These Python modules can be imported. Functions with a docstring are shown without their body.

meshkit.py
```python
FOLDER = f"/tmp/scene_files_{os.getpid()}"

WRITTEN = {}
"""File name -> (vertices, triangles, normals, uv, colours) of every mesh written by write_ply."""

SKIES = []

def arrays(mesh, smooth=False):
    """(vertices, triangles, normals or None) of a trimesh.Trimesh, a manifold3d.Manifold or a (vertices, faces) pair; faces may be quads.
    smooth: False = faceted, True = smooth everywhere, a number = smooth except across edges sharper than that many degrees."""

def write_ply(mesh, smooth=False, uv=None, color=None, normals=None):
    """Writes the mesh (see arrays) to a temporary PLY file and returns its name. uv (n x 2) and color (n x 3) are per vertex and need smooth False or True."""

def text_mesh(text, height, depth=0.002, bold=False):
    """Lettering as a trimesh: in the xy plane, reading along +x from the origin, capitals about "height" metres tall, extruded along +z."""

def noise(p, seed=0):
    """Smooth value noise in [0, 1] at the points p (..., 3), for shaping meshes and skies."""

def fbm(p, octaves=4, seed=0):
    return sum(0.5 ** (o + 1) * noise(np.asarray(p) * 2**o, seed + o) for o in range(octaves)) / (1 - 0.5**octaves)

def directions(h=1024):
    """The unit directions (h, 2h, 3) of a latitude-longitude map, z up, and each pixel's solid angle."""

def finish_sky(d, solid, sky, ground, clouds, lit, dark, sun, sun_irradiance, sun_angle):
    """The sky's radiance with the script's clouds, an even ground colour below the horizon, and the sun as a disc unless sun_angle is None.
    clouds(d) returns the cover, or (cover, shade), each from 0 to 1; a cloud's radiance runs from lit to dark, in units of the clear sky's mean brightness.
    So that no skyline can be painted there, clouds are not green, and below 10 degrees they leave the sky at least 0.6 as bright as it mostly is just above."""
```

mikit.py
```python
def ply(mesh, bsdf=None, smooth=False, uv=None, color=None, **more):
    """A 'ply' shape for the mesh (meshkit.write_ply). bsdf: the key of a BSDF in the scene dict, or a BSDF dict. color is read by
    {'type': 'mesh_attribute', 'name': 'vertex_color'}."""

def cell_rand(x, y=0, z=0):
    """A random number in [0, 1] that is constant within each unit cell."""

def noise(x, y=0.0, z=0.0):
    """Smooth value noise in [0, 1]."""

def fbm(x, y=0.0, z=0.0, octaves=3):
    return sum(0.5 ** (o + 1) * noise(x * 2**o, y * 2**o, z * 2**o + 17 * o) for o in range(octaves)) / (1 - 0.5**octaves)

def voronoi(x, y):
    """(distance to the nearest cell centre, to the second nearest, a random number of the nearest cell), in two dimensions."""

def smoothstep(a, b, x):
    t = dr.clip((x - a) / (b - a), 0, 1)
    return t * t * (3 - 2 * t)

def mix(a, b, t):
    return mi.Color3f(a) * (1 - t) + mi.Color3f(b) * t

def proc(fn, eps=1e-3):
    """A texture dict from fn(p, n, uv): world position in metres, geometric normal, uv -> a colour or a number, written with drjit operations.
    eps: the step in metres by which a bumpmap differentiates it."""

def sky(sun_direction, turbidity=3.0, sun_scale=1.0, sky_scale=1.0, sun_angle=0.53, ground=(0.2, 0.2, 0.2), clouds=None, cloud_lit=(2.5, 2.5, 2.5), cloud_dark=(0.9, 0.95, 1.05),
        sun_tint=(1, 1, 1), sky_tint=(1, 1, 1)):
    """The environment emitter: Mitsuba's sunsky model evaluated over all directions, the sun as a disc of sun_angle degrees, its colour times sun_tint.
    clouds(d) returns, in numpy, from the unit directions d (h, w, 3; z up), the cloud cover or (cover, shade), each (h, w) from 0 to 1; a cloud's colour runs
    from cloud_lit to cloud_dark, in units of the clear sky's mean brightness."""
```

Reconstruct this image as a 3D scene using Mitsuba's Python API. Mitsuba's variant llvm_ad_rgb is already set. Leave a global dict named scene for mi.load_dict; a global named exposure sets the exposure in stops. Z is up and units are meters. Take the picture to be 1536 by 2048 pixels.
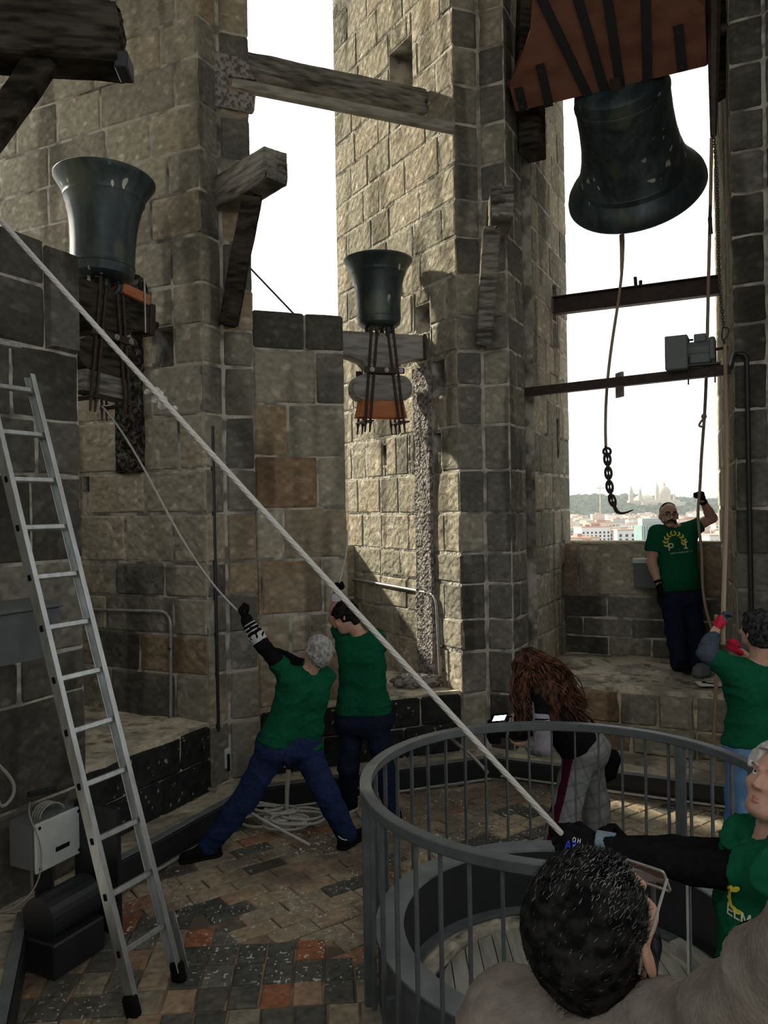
import math
import numpy as np
import drjit as dr
import mitsuba as mi
import trimesh
import manifold3d as m3
import shapely
from shapely.geometry import Polygon, Point, box as sbox
import mikit
import meshkit
from mikit import noise as pnoise, fbm as pfbm, smoothstep, mix, proc

T = mi.ScalarTransform4f
PI = math.pi
scene, labels = {}, {}

# ---------------------------------------------------------------- camera
FPX, EYE = 1600.0, np.array([0.0, 0.0, 2.5])
ROLL, PITCH = math.radians(1.0), math.radians(-0.215)
fwd = np.array([0, math.cos(PITCH), math.sin(PITCH)])
r0 = np.array([1.0, 0, 0])
u0 = np.cross(r0, fwd)
rightv = r0 * math.cos(ROLL) - u0 * math.sin(ROLL)
upv = u0 * math.cos(ROLL) + r0 * math.sin(ROLL)
scene['camera'] = {'type': 'perspective', 'fov_axis': 'x', 'fov': math.degrees(2 * math.atan(768 / FPX)), 'near_clip': 0.05, 'far_clip': 9000.0,
                   'to_world': T().look_at(origin=EYE.tolist(), target=(EYE + fwd).tolist(), up=upv.tolist())}

# ---------------------------------------------------------------- sky, sun, exposure
exposure = 2.5
SUN = np.array([-0.75, 0.52, 0.50])


def cloud_cover(d):
    n = meshkit.fbm(d * np.array([3.0, 3.0, 6.0]) + 5.0, 4, 7)
    low = np.clip((0.20 - d[..., 2]) / 0.16, 0, 1)
    return np.clip(0.95 - 0.55 * low + 0.9 * (n - 0.5) * low, 0.25, 1), np.clip(0.35 + 0.9 * (n - 0.5), 0, 1)


scene['sky'] = mikit.sky(SUN, turbidity=4.0, sun_scale=1.25, sky_scale=1.0, sun_tint=(0.85, 1.0, 1.22), sun_angle=3.0, ground=(0.3, 0.29, 0.27), clouds=cloud_cover,
                         cloud_lit=(2.6, 2.6, 2.55), cloud_dark=(1.7, 1.75, 1.8))


# ---------------------------------------------------------------- helpers
def at(px, py, y):
    """the point at depth y (metres along +y) that the photograph shows at a pixel"""
    d = fwd * FPX + rightv * (px - 768) - upv * (py - 1024)
    return EYE + d * (y / d[1])


def on_plane(px, py, n, c):
    d = fwd * FPX + rightv * (px - 768) - upv * (py - 1024)
    return EYE + d * ((c - EYE @ n) / (d @ n))


def at_z(px, py, z):
    d = fwd * FPX + rightv * (px - 768) - upv * (py - 1024)
    return EYE + d * ((z - EYE[2]) / d[2])


def proj(p):
    q = np.asarray(p, float) - EYE
    f = q @ fwd
    return np.stack([768 + FPX * (q @ rightv) / f, 1024 - FPX * (q @ upv) / f], -1)


_count = {}


def K(name):
    """name, name_001, name_002 ..."""
    k = _count.get(name, 0)
    _count[name] = k + 1
    return name if k == 0 else f'{name}_{k:03d}'


def say(key, label=None, cat=None, group=None, kind=None):
    d = labels.setdefault(key, {})
    for a, b in (('label', label), ('category', cat), ('group', group), ('kind', kind)):
        if b:
            d[a] = b
    return key


def put(name, mesh, mat, parent=None, smooth=False, uv=None, label=None, cat=None, group=None, kind=None):
    key = K(name if parent is None else parent + '__' + name)
    if isinstance(mesh, (list, tuple)) and len(mesh) and isinstance(mesh[0], trimesh.Trimesh):
        mesh = cat_m(mesh)
    if smooth is not False and uv is None and hasattr(mesh, 'faces') and len(mesh.faces) > 9000:
        mesh = lighter(mesh)
    scene[key] = mikit.ply(mesh, mat, smooth=smooth, uv=uv)
    if label or cat or group or kind:
        say(key, label, cat, group, kind)
    return key


def lighter(mesh, tol=0.0007):
    """the same surface with fewer triangles where it is nearly flat"""
    m = to_man(mesh)
    if m.status() != m3.Error.NoError or m.num_tri() < 100:
        return mesh
    return to_tm(m.simplify(tol))


def thing(name, label, cat, group=None, kind=None):
    key = K(name)
    say(key, label, cat, group, kind)
    return key


def rng_(seed):
    return np.random.default_rng(seed)


def cat_m(ms):
    return trimesh.util.concatenate([m for m in ms if m is not None])


def unit(v):
    v = np.asarray(v, float)
    return v / np.linalg.norm(v)


def frame(d, hint=(0, 0, 1)):
    """matrix whose columns are side, up-ish, direction d"""
    z = unit(d)
    h = np.asarray(hint, float)
    if abs(z @ h) > 0.98 * np.linalg.norm(h):
        h = np.array([1.0, 0.2, 0])
    x = unit(np.cross(h, z))
    return np.stack([x, np.cross(z, x), z], 1)


def xf(mesh, R=None, t=(0, 0, 0)):
    m = mesh.copy()
    M = np.eye(4)
    if R is not None:
        M[:3, :3] = R
    M[:3, 3] = t
    m.apply_transform(M)
    return m


def rotz(a):
    c, s = math.cos(a), math.sin(a)
    return np.array([[c, -s, 0], [s, c, 0], [0, 0, 1.0]])


def rotax(ax, a):
    return trimesh.transformations.rotation_matrix(a, ax)[:3, :3]


def to_tm(man):
    m = man.to_mesh()
    return trimesh.Trimesh(np.array(m.vert_properties[:, :3]), np.array(m.tri_verts), process=False)


def to_man(tm):
    return m3.Manifold(m3.Mesh(np.ascontiguousarray(tm.vertices, np.float32), np.ascontiguousarray(tm.faces, np.uint32)))


def rbox(sx, sy, sz, b=0.004):
    """box with chamfered edges centred at the origin"""
    b = min(b, 0.45 * min(sx, sy, sz))
    pts = []
    for k in range(3):
        e = [[sx / 2 - b, sy / 2 - b, sz / 2 - b]]
        e[0][k] += b
        for s in np.ndindex(2, 2, 2):
            pts.append([e[0][i] * (1 if s[i] else -1) for i in range(3)])
    return trimesh.convex.convex_hull(np.array(pts))


def bar(a, b, w, h, hint=(0, 0, 1), bev=0.004):
    a, b = np.asarray(a, float), np.asarray(b, float)
    return xf(rbox(w, h, np.linalg.norm(b - a), bev), frame(b - a, hint), (a + b) / 2)


def cyl(a, b, r, n=16, r2=None):
    return tube([a, b], [r, r if r2 is None else r2], n)


def tube(pts, r, n=8, caps=True, closed=False):
    p = np.asarray(pts, float)
    r = np.broadcast_to(np.asarray(r, float), (len(p),))
    t = np.gradient(p, axis=0)
    if closed:
        t = np.roll(p, -1, 0) - np.roll(p, 1, 0)
    t = t / (np.linalg.norm(t, axis=1, keepdims=True) + 1e-12)
    a = np.zeros_like(p)
    h = np.array([0, 0, 1.0]) if abs(t[0][2]) < 0.9 else np.array([1.0, 0, 0])
    a[0] = unit(np.cross(t[0], h))
    for i in range(1, len(p)):
        v = a[i - 1] - t[i] * (a[i - 1] @ t[i])
        a[i] = v / (np.linalg.norm(v) + 1e-12)
    b = np.cross(t, a)
    g = np.arange(n) * 2 * PI / n
    V = p[:, None] + r[:, None, None] * (np.cos(g)[None, :, None] * a[:, None] + np.sin(g)[None, :, None] * b[:, None])
    m = len(p)
    i, j = np.meshgrid(np.arange(m if closed else m - 1), np.arange(n), indexing='ij')
    i2 = (i + 1) % m
    q = np.stack([i * n + j, i * n + (j + 1) % n, i2 * n + (j + 1) % n, i2 * n + j], -1).reshape(-1, 4)
    F = [q[:, [0, 1, 2]], q[:, [0, 2, 3]]]
    V = V.reshape(-1, 3)
    if caps and not closed:
        V = np.vstack([V, p[:1], p[-1:]])
        k = np.arange(n)
        F.append(np.stack([k * 0 + m * n, (k + 1) % n, k], 1))
        F.append(np.stack([k * 0 + m * n + 1, (m - 1) * n + k, (m - 1) * n + (k + 1) % n], 1))
    return trimesh.Trimesh(V, np.vstack(F), process=False)


def spline(ctrl, n=60):
    from scipy.interpolate import CubicSpline
    c = np.asarray(ctrl, float)
    s = np.r_[0, np.cumsum(np.linalg.norm(np.diff(c, axis=0), axis=1))]
    return CubicSpline(s, c)(np.linspace(0, s[-1], n))


def lathe(profile, n=64):
    pr = np.asarray(profile, float)
    g = np.arange(n) * 2 * PI / n
    V = np.stack([pr[:, None, 0] * np.cos(g), pr[:, None, 0] * np.sin(g), np.broadcast_to(pr[:, None, 1], (len(pr), n))], -1).reshape(-1, 3)
    i, j = np.meshgrid(np.arange(len(pr) - 1), np.arange(n), indexing='ij')
    q = np.stack([i * n + j, i * n + (j + 1) % n, (i + 1) * n + (j + 1) % n, (i + 1) * n + j], -1).reshape(-1, 4)
    return trimesh.Trimesh(V, np.vstack([q[:, [0, 1, 2]], q[:, [0, 2, 3]]]), process=False)


def extrude(poly, h, z=0.0):
    m = trimesh.creation.extrude_polygon(poly, h, engine='earcut')
    m.apply_translation([0, 0, z])
    return m


def jitter_mesh(m, amp, scale, seed=0):
    """push the vertices along their normals by smooth noise"""
    v, n = np.array(m.vertices), np.array(m.vertex_normals)
    d = (meshkit.fbm(v * scale + 31.7, 3, seed) - 0.5) * 2 * amp
    return trimesh.Trimesh(v + n * d[:, None], m.faces, process=False)


def torus(R, r, n=24, k=8):
    g = np.arange(n) * 2 * PI / n
    return tube(np.stack([R * np.cos(g), R * np.sin(g), 0 * g], 1), r, k, closed=True)


# ---------------------------------------------------------------- materials
def rgb(*c):
    return {'type': 'rgb', 'value': list(c)}


def two(b):
    return {'type': 'twosided', 'bsdf': b}


def pr(color, rough=0.7, metal=0.0, spec=0.4, **k):
    c = color if isinstance(color, dict) else rgb(*color)
    if rough >= 0.55 and metal == 0 and not k:
        return two({'type': 'diffuse', 'reflectance': c})
    return two({'type': 'principled', 'base_color': c, 'roughness': rough, 'metallic': metal, 'specular': spec, **k})


def bumped(b, fn, scale, eps=2e-3):
    return two({'type': 'bumpmap', 'arbitrary': proc(fn, eps), 'scale': scale, 'bsdf': b['bsdf']})


def diff(c):
    return two({'type': 'diffuse', 'reflectance': c if isinstance(c, dict) else rgb(*c)})


PAL = [(0.050, 0.046, 0.040), (0.135, 0.132, 0.115), (0.265, 0.25, 0.20), (0.40, 0.365, 0.285), (0.30, 0.225, 0.15), (0.27, 0.165, 0.105)]


def palette(x):
    c = mi.Color3f(*PAL[0])
    for i in range(1, len(PAL)):
        c = mix(c, PAL[i], dr.clip(x * 5 - (i - 1), 0, 1))
    return c


def stone_fn(p, n, uv):
    x, y, z = p.x, p.y, p.z
    big = pfbm(x * 2.3 + 9 * uv.y, y * 2.3, z * 1.7, 2)
    fine = pfbm(x * 26, y * 26, z * 26 + 7 * uv.y, 3)
    streak = pfbm(x * 5.0, y * 5.0, z * 0.7, 2)
    c = palette(uv.x + 0.22 * (big - 0.5))
    c = c * (0.62 + 0.76 * fine)
    c = mix(c, c * 0.42, 0.75 * smoothstep(0.53, 0.70, streak))
    c = mix(c, c * 1.6, 0.7 * smoothstep(0.60, 0.76, pfbm(x * 13 + 3, y * 13, z * 13, 2)))
    return c


def stone_h(p, n, uv):
    x, y, z = p.x, p.y, p.z
    g = pnoise(x * 62, y * 62, z * 62)
    return pfbm(x * 17, y * 17, z * 17, 2) + 0.16 * g - 0.16 * smoothstep(0.60, 0.72, g)


scene['stone'] = bumped(diff(proc(stone_fn)), stone_h, 0.021)


def mortar_fn(p, n, uv):
    a = pfbm(p.x * 8, p.y * 8, p.z * 8, 3)
    b = pfbm(p.x * 1.7, p.y * 1.7, p.z * 1.2, 3)
    c = mix((0.20, 0.19, 0.165), (0.50, 0.48, 0.42), smoothstep(0.3, 0.6, a))
    return mix(c, c * 0.35, 0.8 * smoothstep(0.54, 0.66, b))


def rough_h(p, n, uv):
    return pfbm(p.x * 40, p.y * 40, p.z * 40, 2)


scene['mortar'] = bumped(diff(proc(mortar_fn)), rough_h, 0.02)


def cement_fn(p, n, uv):
    a = pfbm(p.x * 44, p.y * 44, p.z * 30, 3)
    return mix((0.13, 0.10, 0.095), (0.34, 0.335, 0.31), smoothstep(0.3, 0.65, a))


scene['cement'] = bumped(diff(proc(cement_fn)), rough_h, 0.03)
scene['grime'] = bumped(diff(proc(lambda p, n, uv: mix((0.02, 0.02, 0.018), (0.13, 0.125, 0.11), smoothstep(0.4, 0.75, pfbm(p.x * 40, p.y * 40, p.z * 26, 3))))), rough_h, 0.04)
TPAL = [(0.075, 0.078, 0.074), (0.16, 0.155, 0.13), (0.31, 0.275, 0.20), (0.38, 0.29, 0.20), (0.31, 0.195, 0.13), (0.33, 0.14, 0.075)]


def tile_fn(p, n, uv):
    c = mi.Color3f(*TPAL[0])
    big = pfbm(p.x * 3 + 9 * uv.y, p.y * 3, 0.0, 3)
    for i in range(1, 6):
        c = mix(c, TPAL[i], dr.clip((uv.x + 0.3 * (big - 0.5)) * 5 - (i - 1), 0, 1))
    dirt = pfbm(p.x * 1.6 + 4, p.y * 1.6, 0.0, 3)
    c = c * (0.6 + 0.8 * pfbm(p.x * 30, p.y * 30, 0.0, 3))
    c = mix(c, (0.07, 0.065, 0.055), 0.6 * smoothstep(0.50, 0.68, dirt))
    spot = smoothstep(0.82, 0.87, pnoise(p.x * 62, p.y * 62, 3.0)) * smoothstep(0.45, 0.6, pfbm(p.x * 2, p.y * 2, 9.0, 2))
    return mix(c, (0.55, 0.54, 0.5), spot)


scene['tile'] = bumped(pr(proc(tile_fn), 0.55, 0, 0.3), lambda p, n, uv: pfbm(p.x * 24, p.y * 24, p.z * 24, 2), 0.012)
scene['floor_mortar'] = diff(proc(lambda p, n, uv: mix((0.13, 0.105, 0.08), (0.32, 0.23, 0.165), smoothstep(0.35, 0.65, pfbm(p.x * 6, p.y * 6, 0.0, 3)))))


def ledge_fn(p, n, uv):
    a = pfbm(p.x * 4, p.y * 4, p.z * 4, 3)
    f = pfbm(p.x * 25, p.y * 25, p.z * 25, 3)
    c = mix((0.30, 0.28, 0.23), (0.58, 0.53, 0.41), smoothstep(0.30, 0.60, a)) * (0.6 + 0.8 * f)
    return mix(c, c * 0.45, 0.8 * smoothstep(0.60, 0.70, pfbm(p.x * 9 + 3, p.y * 9, p.z * 9, 3)))


scene['ledge'] = bumped(diff(proc(ledge_fn)), lambda p, n, uv: pfbm(p.x * 18, p.y * 18, p.z * 18, 2), 0.03)


def black_fn(p, n, uv):
    f = pfbm(p.x * 14, p.y * 14, p.z * 14, 3)
    c = mix((0.014, 0.015, 0.017), (0.05, 0.05, 0.05), f)
    return mix(c, (0.4, 0.39, 0.36), 0.7 * smoothstep(0.735, 0.77, pfbm(p.x * 34, p.y * 34, p.z * 20, 3)))


scene['black_wall'] = pr(proc(black_fn), 0.6)
scene['black_metal'] = pr((0.018, 0.02, 0.023), 0.42)
scene['steel_dark'] = pr(proc(lambda p, n, uv: mix((0.055, 0.064, 0.068), (0.11, 0.125, 0.13), pfbm(p.x * 12, p.y * 12, p.z * 12, 3))), 0.45, 0.0, 0.5)
scene['steel_plate'] = pr(proc(lambda p, n, uv: mix((0.09, 0.105, 0.11), (0.20, 0.22, 0.225), pfbm(p.x * 9, p.y * 9, p.z * 9, 3))), 0.5)
scene['aluminium'] = pr(proc(lambda p, n, uv: mix((0.30, 0.32, 0.32), (0.62, 0.64, 0.63), pfbm(p.x * 30, p.y * 30, p.z * 5, 3))), 0.38, 0.75)
scene['galvanised'] = pr(proc(lambda p, n, uv: mix((0.25, 0.25, 0.24), (0.50, 0.49, 0.46), pfbm(p.x * 20, p.y * 20, p.z * 20, 3))), 0.45, 0.5)
scene['rust'] = pr(proc(lambda p, n, uv: mix((0.02, 0.018, 0.017), (0.075, 0.045, 0.035), pfbm(p.x * 22, p.y * 22, p.z * 22, 3))), 0.6, 0.2)


def wood(a, b, k=(40, 40, 3), rough=0.75):
    def fn(p, n, uv):
        g = pfbm(p.x * k[0], p.y * k[1], p.z * k[2], 3)
        l = pfbm(p.x * 3, p.y * 3, p.z * 3, 3)
        return mix(a, b, smoothstep(0.25, 0.75, 0.6 * g + 0.4 * l))
    return pr(proc(fn), rough, 0, 0.3)


scene['wood_dark'] = wood((0.012, 0.011, 0.010), (0.075, 0.066, 0.055), (9, 9, 34))
scene['wood_grey'] = wood((0.05, 0.048, 0.043), (0.30, 0.285, 0.25), (7, 7, 36))
scene['wood_pale'] = wood((0.20, 0.19, 0.165), (0.40, 0.38, 0.335), (9, 9, 30))
scene['wood_white'] = wood((0.16, 0.15, 0.14), (0.38, 0.37, 0.35), (6, 6, 26))
scene['wood_red'] = wood((0.125, 0.058, 0.040), (0.205, 0.098, 0.070), (5, 5, 16), 0.6)
scene['wood_orange'] = wood((0.42, 0.15, 0.07), (0.55, 0.23, 0.12), (6, 6, 20), 0.55)
scene['deck_wood'] = wood((0.20, 0.20, 0.17), (0.40, 0.40, 0.345), (26, 4, 10))


def bronze_fn(p, n, uv):
    s = pfbm(p.x * 9, p.y * 9, p.z * 1.6, 3)
    f = pfbm(p.x * 30, p.y * 30, p.z * 20, 3)
    c = mix((0.028, 0.040, 0.048), (0.058, 0.082, 0.090), smoothstep(0.35, 0.7, s)) * (0.7 + 0.6 * f)
    c = mix(c, (0.15, 0.16, 0.09), 0.35 * smoothstep(0.62, 0.74, pfbm(p.x * 4 + 8, p.y * 4, p.z * 2, 3)))
    return mix(c, (0.5, 0.5, 0.47), smoothstep(0.80, 0.84, pnoise(p.x * 26, p.y * 26, p.z * 7)) * smoothstep(0.5, 0.62, pnoise(p.x * 3, p.y * 3, p.z * 3)))


scene['bronze'] = pr(proc(bronze_fn), 0.42, 0.35, 0.5)
scene['rope_white'] = bumped(pr((0.52, 0.51, 0.47), 0.85), lambda p, n, uv: dr.sin((p.x + p.z * 1.4 + p.y * 0.6) * 420) * 0.5, 0.002, 5e-4)
scene['rope_tan'] = pr((0.34, 0.27, 0.19), 0.9)
scene['cable_grey'] = pr((0.30, 0.30, 0.28), 0.6)
scene['grey_plastic'] = pr((0.12, 0.135, 0.14), 0.5)
scene['box_white'] = pr(proc(lambda p, n, uv: mix((0.46, 0.50, 0.49), (0.62, 0.66, 0.64), pfbm(p.x * 12, p.y * 12, p.z * 12, 3))), 0.4)
scene['rubber'] = pr((0.012, 0.012, 0.012), 0.7)
scene['paper'] = pr((0.78, 0.75, 0.68), 0.8)
scene['chalk'] = diff((0.26, 0.25, 0.21))
# ================================================================ the tower: plan of the octagon
OC = np.array([0.773, 4.454])
AW, AF, TH = 2.98, 2.66, 2.4          # apothem of the wall faces, of the brick floor, wall thickness
FACE = 0.26


def dirv(deg):
    return np.array([math.cos(math.radians(deg)), math.sin(math.radians(deg))])


def corner(deg, a=AW):
    return OC + a / math.cos(PI / 8) * dirv(deg)


def v3(p, z):
    return np.array([p[0], p[1], z])


N1, N2, N3, N4, N8 = dirv(154), dirv(109), dirv(64), dirv(19), dirv(199)
U1, U2, U3, U4 = dirv(64), dirv(19), dirv(-26), dirv(-71)     # along each side, clockwise seen from above
C01, C12, C23, C34, C45 = corner(176.5), corner(131.5), corner(86.5), corner(41.5), corner(-3.5)


def stone_mesh(A, u, n, s0, s1, z0, z1, rng, gap=0.007, proud=(0.0045, 0.012), ch=0.018, back=0.03):
    """one dressed stone with worn arrises, standing slightly proud of the mortar"""
    w, h = s1 - s0, z1 - z0
    if w < 0.03 or h < 0.03:
        return None
    gs = gap * rng.uniform(0.5, 1.8, 4)
    ss = np.array([s0 + gs[0], s0 + gs[0] + ch, 0.5 * (s0 + s1) + 0.1 * w * rng.uniform(-1, 1), s1 - gs[1] - ch, s1 - gs[1]])
    zz = np.array([z0 + gs[2], z0 + gs[2] + ch, 0.5 * (z0 + z1), z1 - gs[3] - ch, z1 - gs[3]])
    if w < 0.16:
        ss = ss[[0, 1, 3, 4]]
    if h < 0.2:
        zz = zz[[0, 1, 3, 4]]
    a, b = len(ss), len(zz)
    S, Z = np.meshgrid(ss, zz, indexing='ij')
    D = np.full_like(S, rng.uniform(*proud)) + rng.uniform(-0.003, 0.003, S.shape)
    edge = np.zeros_like(S, bool)
    edge[0], edge[-1], edge[:, 0], edge[:, -1] = True, True, True, True
    D[edge] = rng.uniform(-0.005, 0.002, edge.sum())
    S = S + rng.uniform(-0.004, 0.004, S.shape)
    Z = Z + rng.uniform(-0.004, 0.004, S.shape)
    for i, j in ((0, 0), (0, -1), (-1, 0), (-1, -1)):
        k = rng.uniform(0.0, 0.014)
        S[i, j] += k if i == 0 else -k
        Z[i, j] += k if j == 0 else -k
    P = lambda s, z, d: np.stack([A[0] + u[0] * s + n[0] * d, A[1] + u[1] * s + n[1] * d, z], -1)
    V = [P(S, Z, D).reshape(-1, 3)]
    i, j = np.meshgrid(np.arange(a - 1), np.arange(b - 1), indexing='ij')
    q = np.stack([i * b + j, (i + 1) * b + j, (i + 1) * b + j + 1, i * b + j + 1], -1).reshape(-1, 4)
    ring = [i * b for i in range(a)] + [(a - 1) * b + j for j in range(1, b)] + [i * b + b - 1 for i in range(a - 2, -1, -1)] + [j for j in range(b - 2, 0, -1)]
    rv = P(S.reshape(-1)[ring], Z.reshape(-1)[ring], np.full(len(ring), -back))
    m = a * b
    k = np.arange(len(ring))
    q2 = np.stack([np.array(ring), m + k, m + (k + 1) % len(ring), np.roll(ring, -1)], 1)
    q = np.vstack([q, q2])
    F = np.vstack([q[:, [0, 1, 2]], q[:, [0, 2, 3]]])
    if u[0] * n[1] - u[1] * n[0] > 0:      # keep the faces outward
        F = F[:, ::-1]
    return trimesh.Trimesh(np.vstack(V + [rv]), F, process=False)


def cut_rect(r, holes):
    """rectangles left of r = (s0, s1, z0, z1) after the holes are cut out"""
    out = [r]
    for h in holes:
        nxt = []
        for s0, s1, z0, z1 in out:
            if h[0] >= s1 or h[1] <= s0 or h[2] >= z1 or h[3] <= z0:
                nxt.append((s0, s1, z0, z1))
                continue
            if h[0] > s0:
                nxt.append((s0, h[0], z0, z1))
            if h[1] < s1:
                nxt.append((h[1], s1, z0, z1))
            a, b = max(s0, h[0]), min(s1, h[1])
            if h[2] > z0:
                nxt.append((a, b, z0, h[2]))
            if h[3] < z1:
                nxt.append((a, b, h[3], z1))
        out = nxt
    return out


def lay(parent, A, B, n, zs, tone, seed, holes=(), lens=(0.42, 0.85), joints=None, zmin=-9, ext=(0, 0), mat='stone', proud=(0.0045, 0.012), wave=0.0):
    """lay courses of stones on the face from A to B; every stone is a part of its own"""
    rng = rng_(seed)
    L = np.linalg.norm(B - A)
    u = (B - A) / L
    zs = sorted(zs)
    for c in range(len(zs) - 1):
        z0, z1 = zs[c], zs[c + 1]
        if z1 < zmin:
            continue
        if joints is not None and c in joints:
            cuts = [0.0] + [j for j in joints[c] if 0 < j < L] + [L]
        else:
            cuts, s = [0.0], rng.uniform(*lens) * (0.45 if c % 2 else 0.9)
            while s < L - 0.22:
                cuts.append(s)
                s += rng.uniform(*lens)
            cuts.append(L)
        cuts[0] -= ext[0]
        cuts[-1] += ext[1]
        for a, b in zip(cuts[:-1], cuts[1:]):
            t, r2 = float(tone(rng, (a + b) / 2, (z0 + z1) / 2)), rng.uniform()
            for rc in cut_rect((a, b, z0, z1), holes):
                m = stone_mesh(A, u, n, *rc, rng, proud=proud)
                if m is not None:
                    put('stone', m, mat, parent, uv=np.tile([np.clip(t, 0, 1), r2], (len(m.vertices), 1)))


def prism(pts, z0, z1):
    return extrude(Polygon(pts), z1 - z0, z0)


def hole_box(A, u, n, h, depth):
    s0, s1, z0, z1 = h
    pts = [A + u * s0 + n * 0.05, A + u * s1 + n * 0.05, A + u * s1 - n * depth, A + u * s0 - n * depth]
    return prism(pts, z0, z1)


def minus(m, cutters):
    a = to_man(m)
    for c in cutters:
        a = a - to_man(c)
    return to_tm(a)


def tone_uni(a, b, rare=None, p=0.0):
    def f(rng, s, z):
        if rare is not None and rng.uniform() < p:
            return rng.uniform(*rare)
        return rng.uniform(a, b)
    return f


ZTOP = 9.0
Z_P1 = [0.19, 0.70, 1.13, 1.46, 1.78, 2.07, 2.49, 2.86, 3.32, 3.74, 4.06, 4.41, 4.81, 5.18, 5.53, 5.90, 6.28, 6.62, 7.0, 7.4, 7.8]
Z_P2 = [0.19, 0.72, 1.13, 1.43, 1.77, 2.06, 2.45, 2.85, 3.28, 3.66, 3.99, 4.31, 4.72, 5.07, 5.42, 5.76, 6.14, 6.51, 6.87, 7.23, 7.6, 8.0, 8.4]

# ---- left pier between the first two openings
e1R, e2L = C12 - FACE * U1, C12 + FACE * U2
f1R, f2L = e1R + TH * N1, e2L + TH * N2
J1 = N1
holes_p1 = [(0.31, 0.54, 3.74, 4.08), (0.66, 0.90, 3.12, 3.32), (1.30, 1.38, 2.70, 2.84), (0.95, 1.60, 6.93, 7.45)]
core = prism([e1R, C12, e2L, f2L, corner(131.5, AW + TH), f1R], -0.5, ZTOP)
core = minus(core, [hole_box(e1R, J1, -U1, h, 0.45) for h in holes_p1])
put('wall_left', core, 'mortar', kind='structure', label='weathered stone pier of the bell tower left of the two pulling men')


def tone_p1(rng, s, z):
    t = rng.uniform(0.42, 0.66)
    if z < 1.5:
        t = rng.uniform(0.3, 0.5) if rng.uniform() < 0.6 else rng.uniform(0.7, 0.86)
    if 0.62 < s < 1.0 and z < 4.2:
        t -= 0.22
    return t


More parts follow.
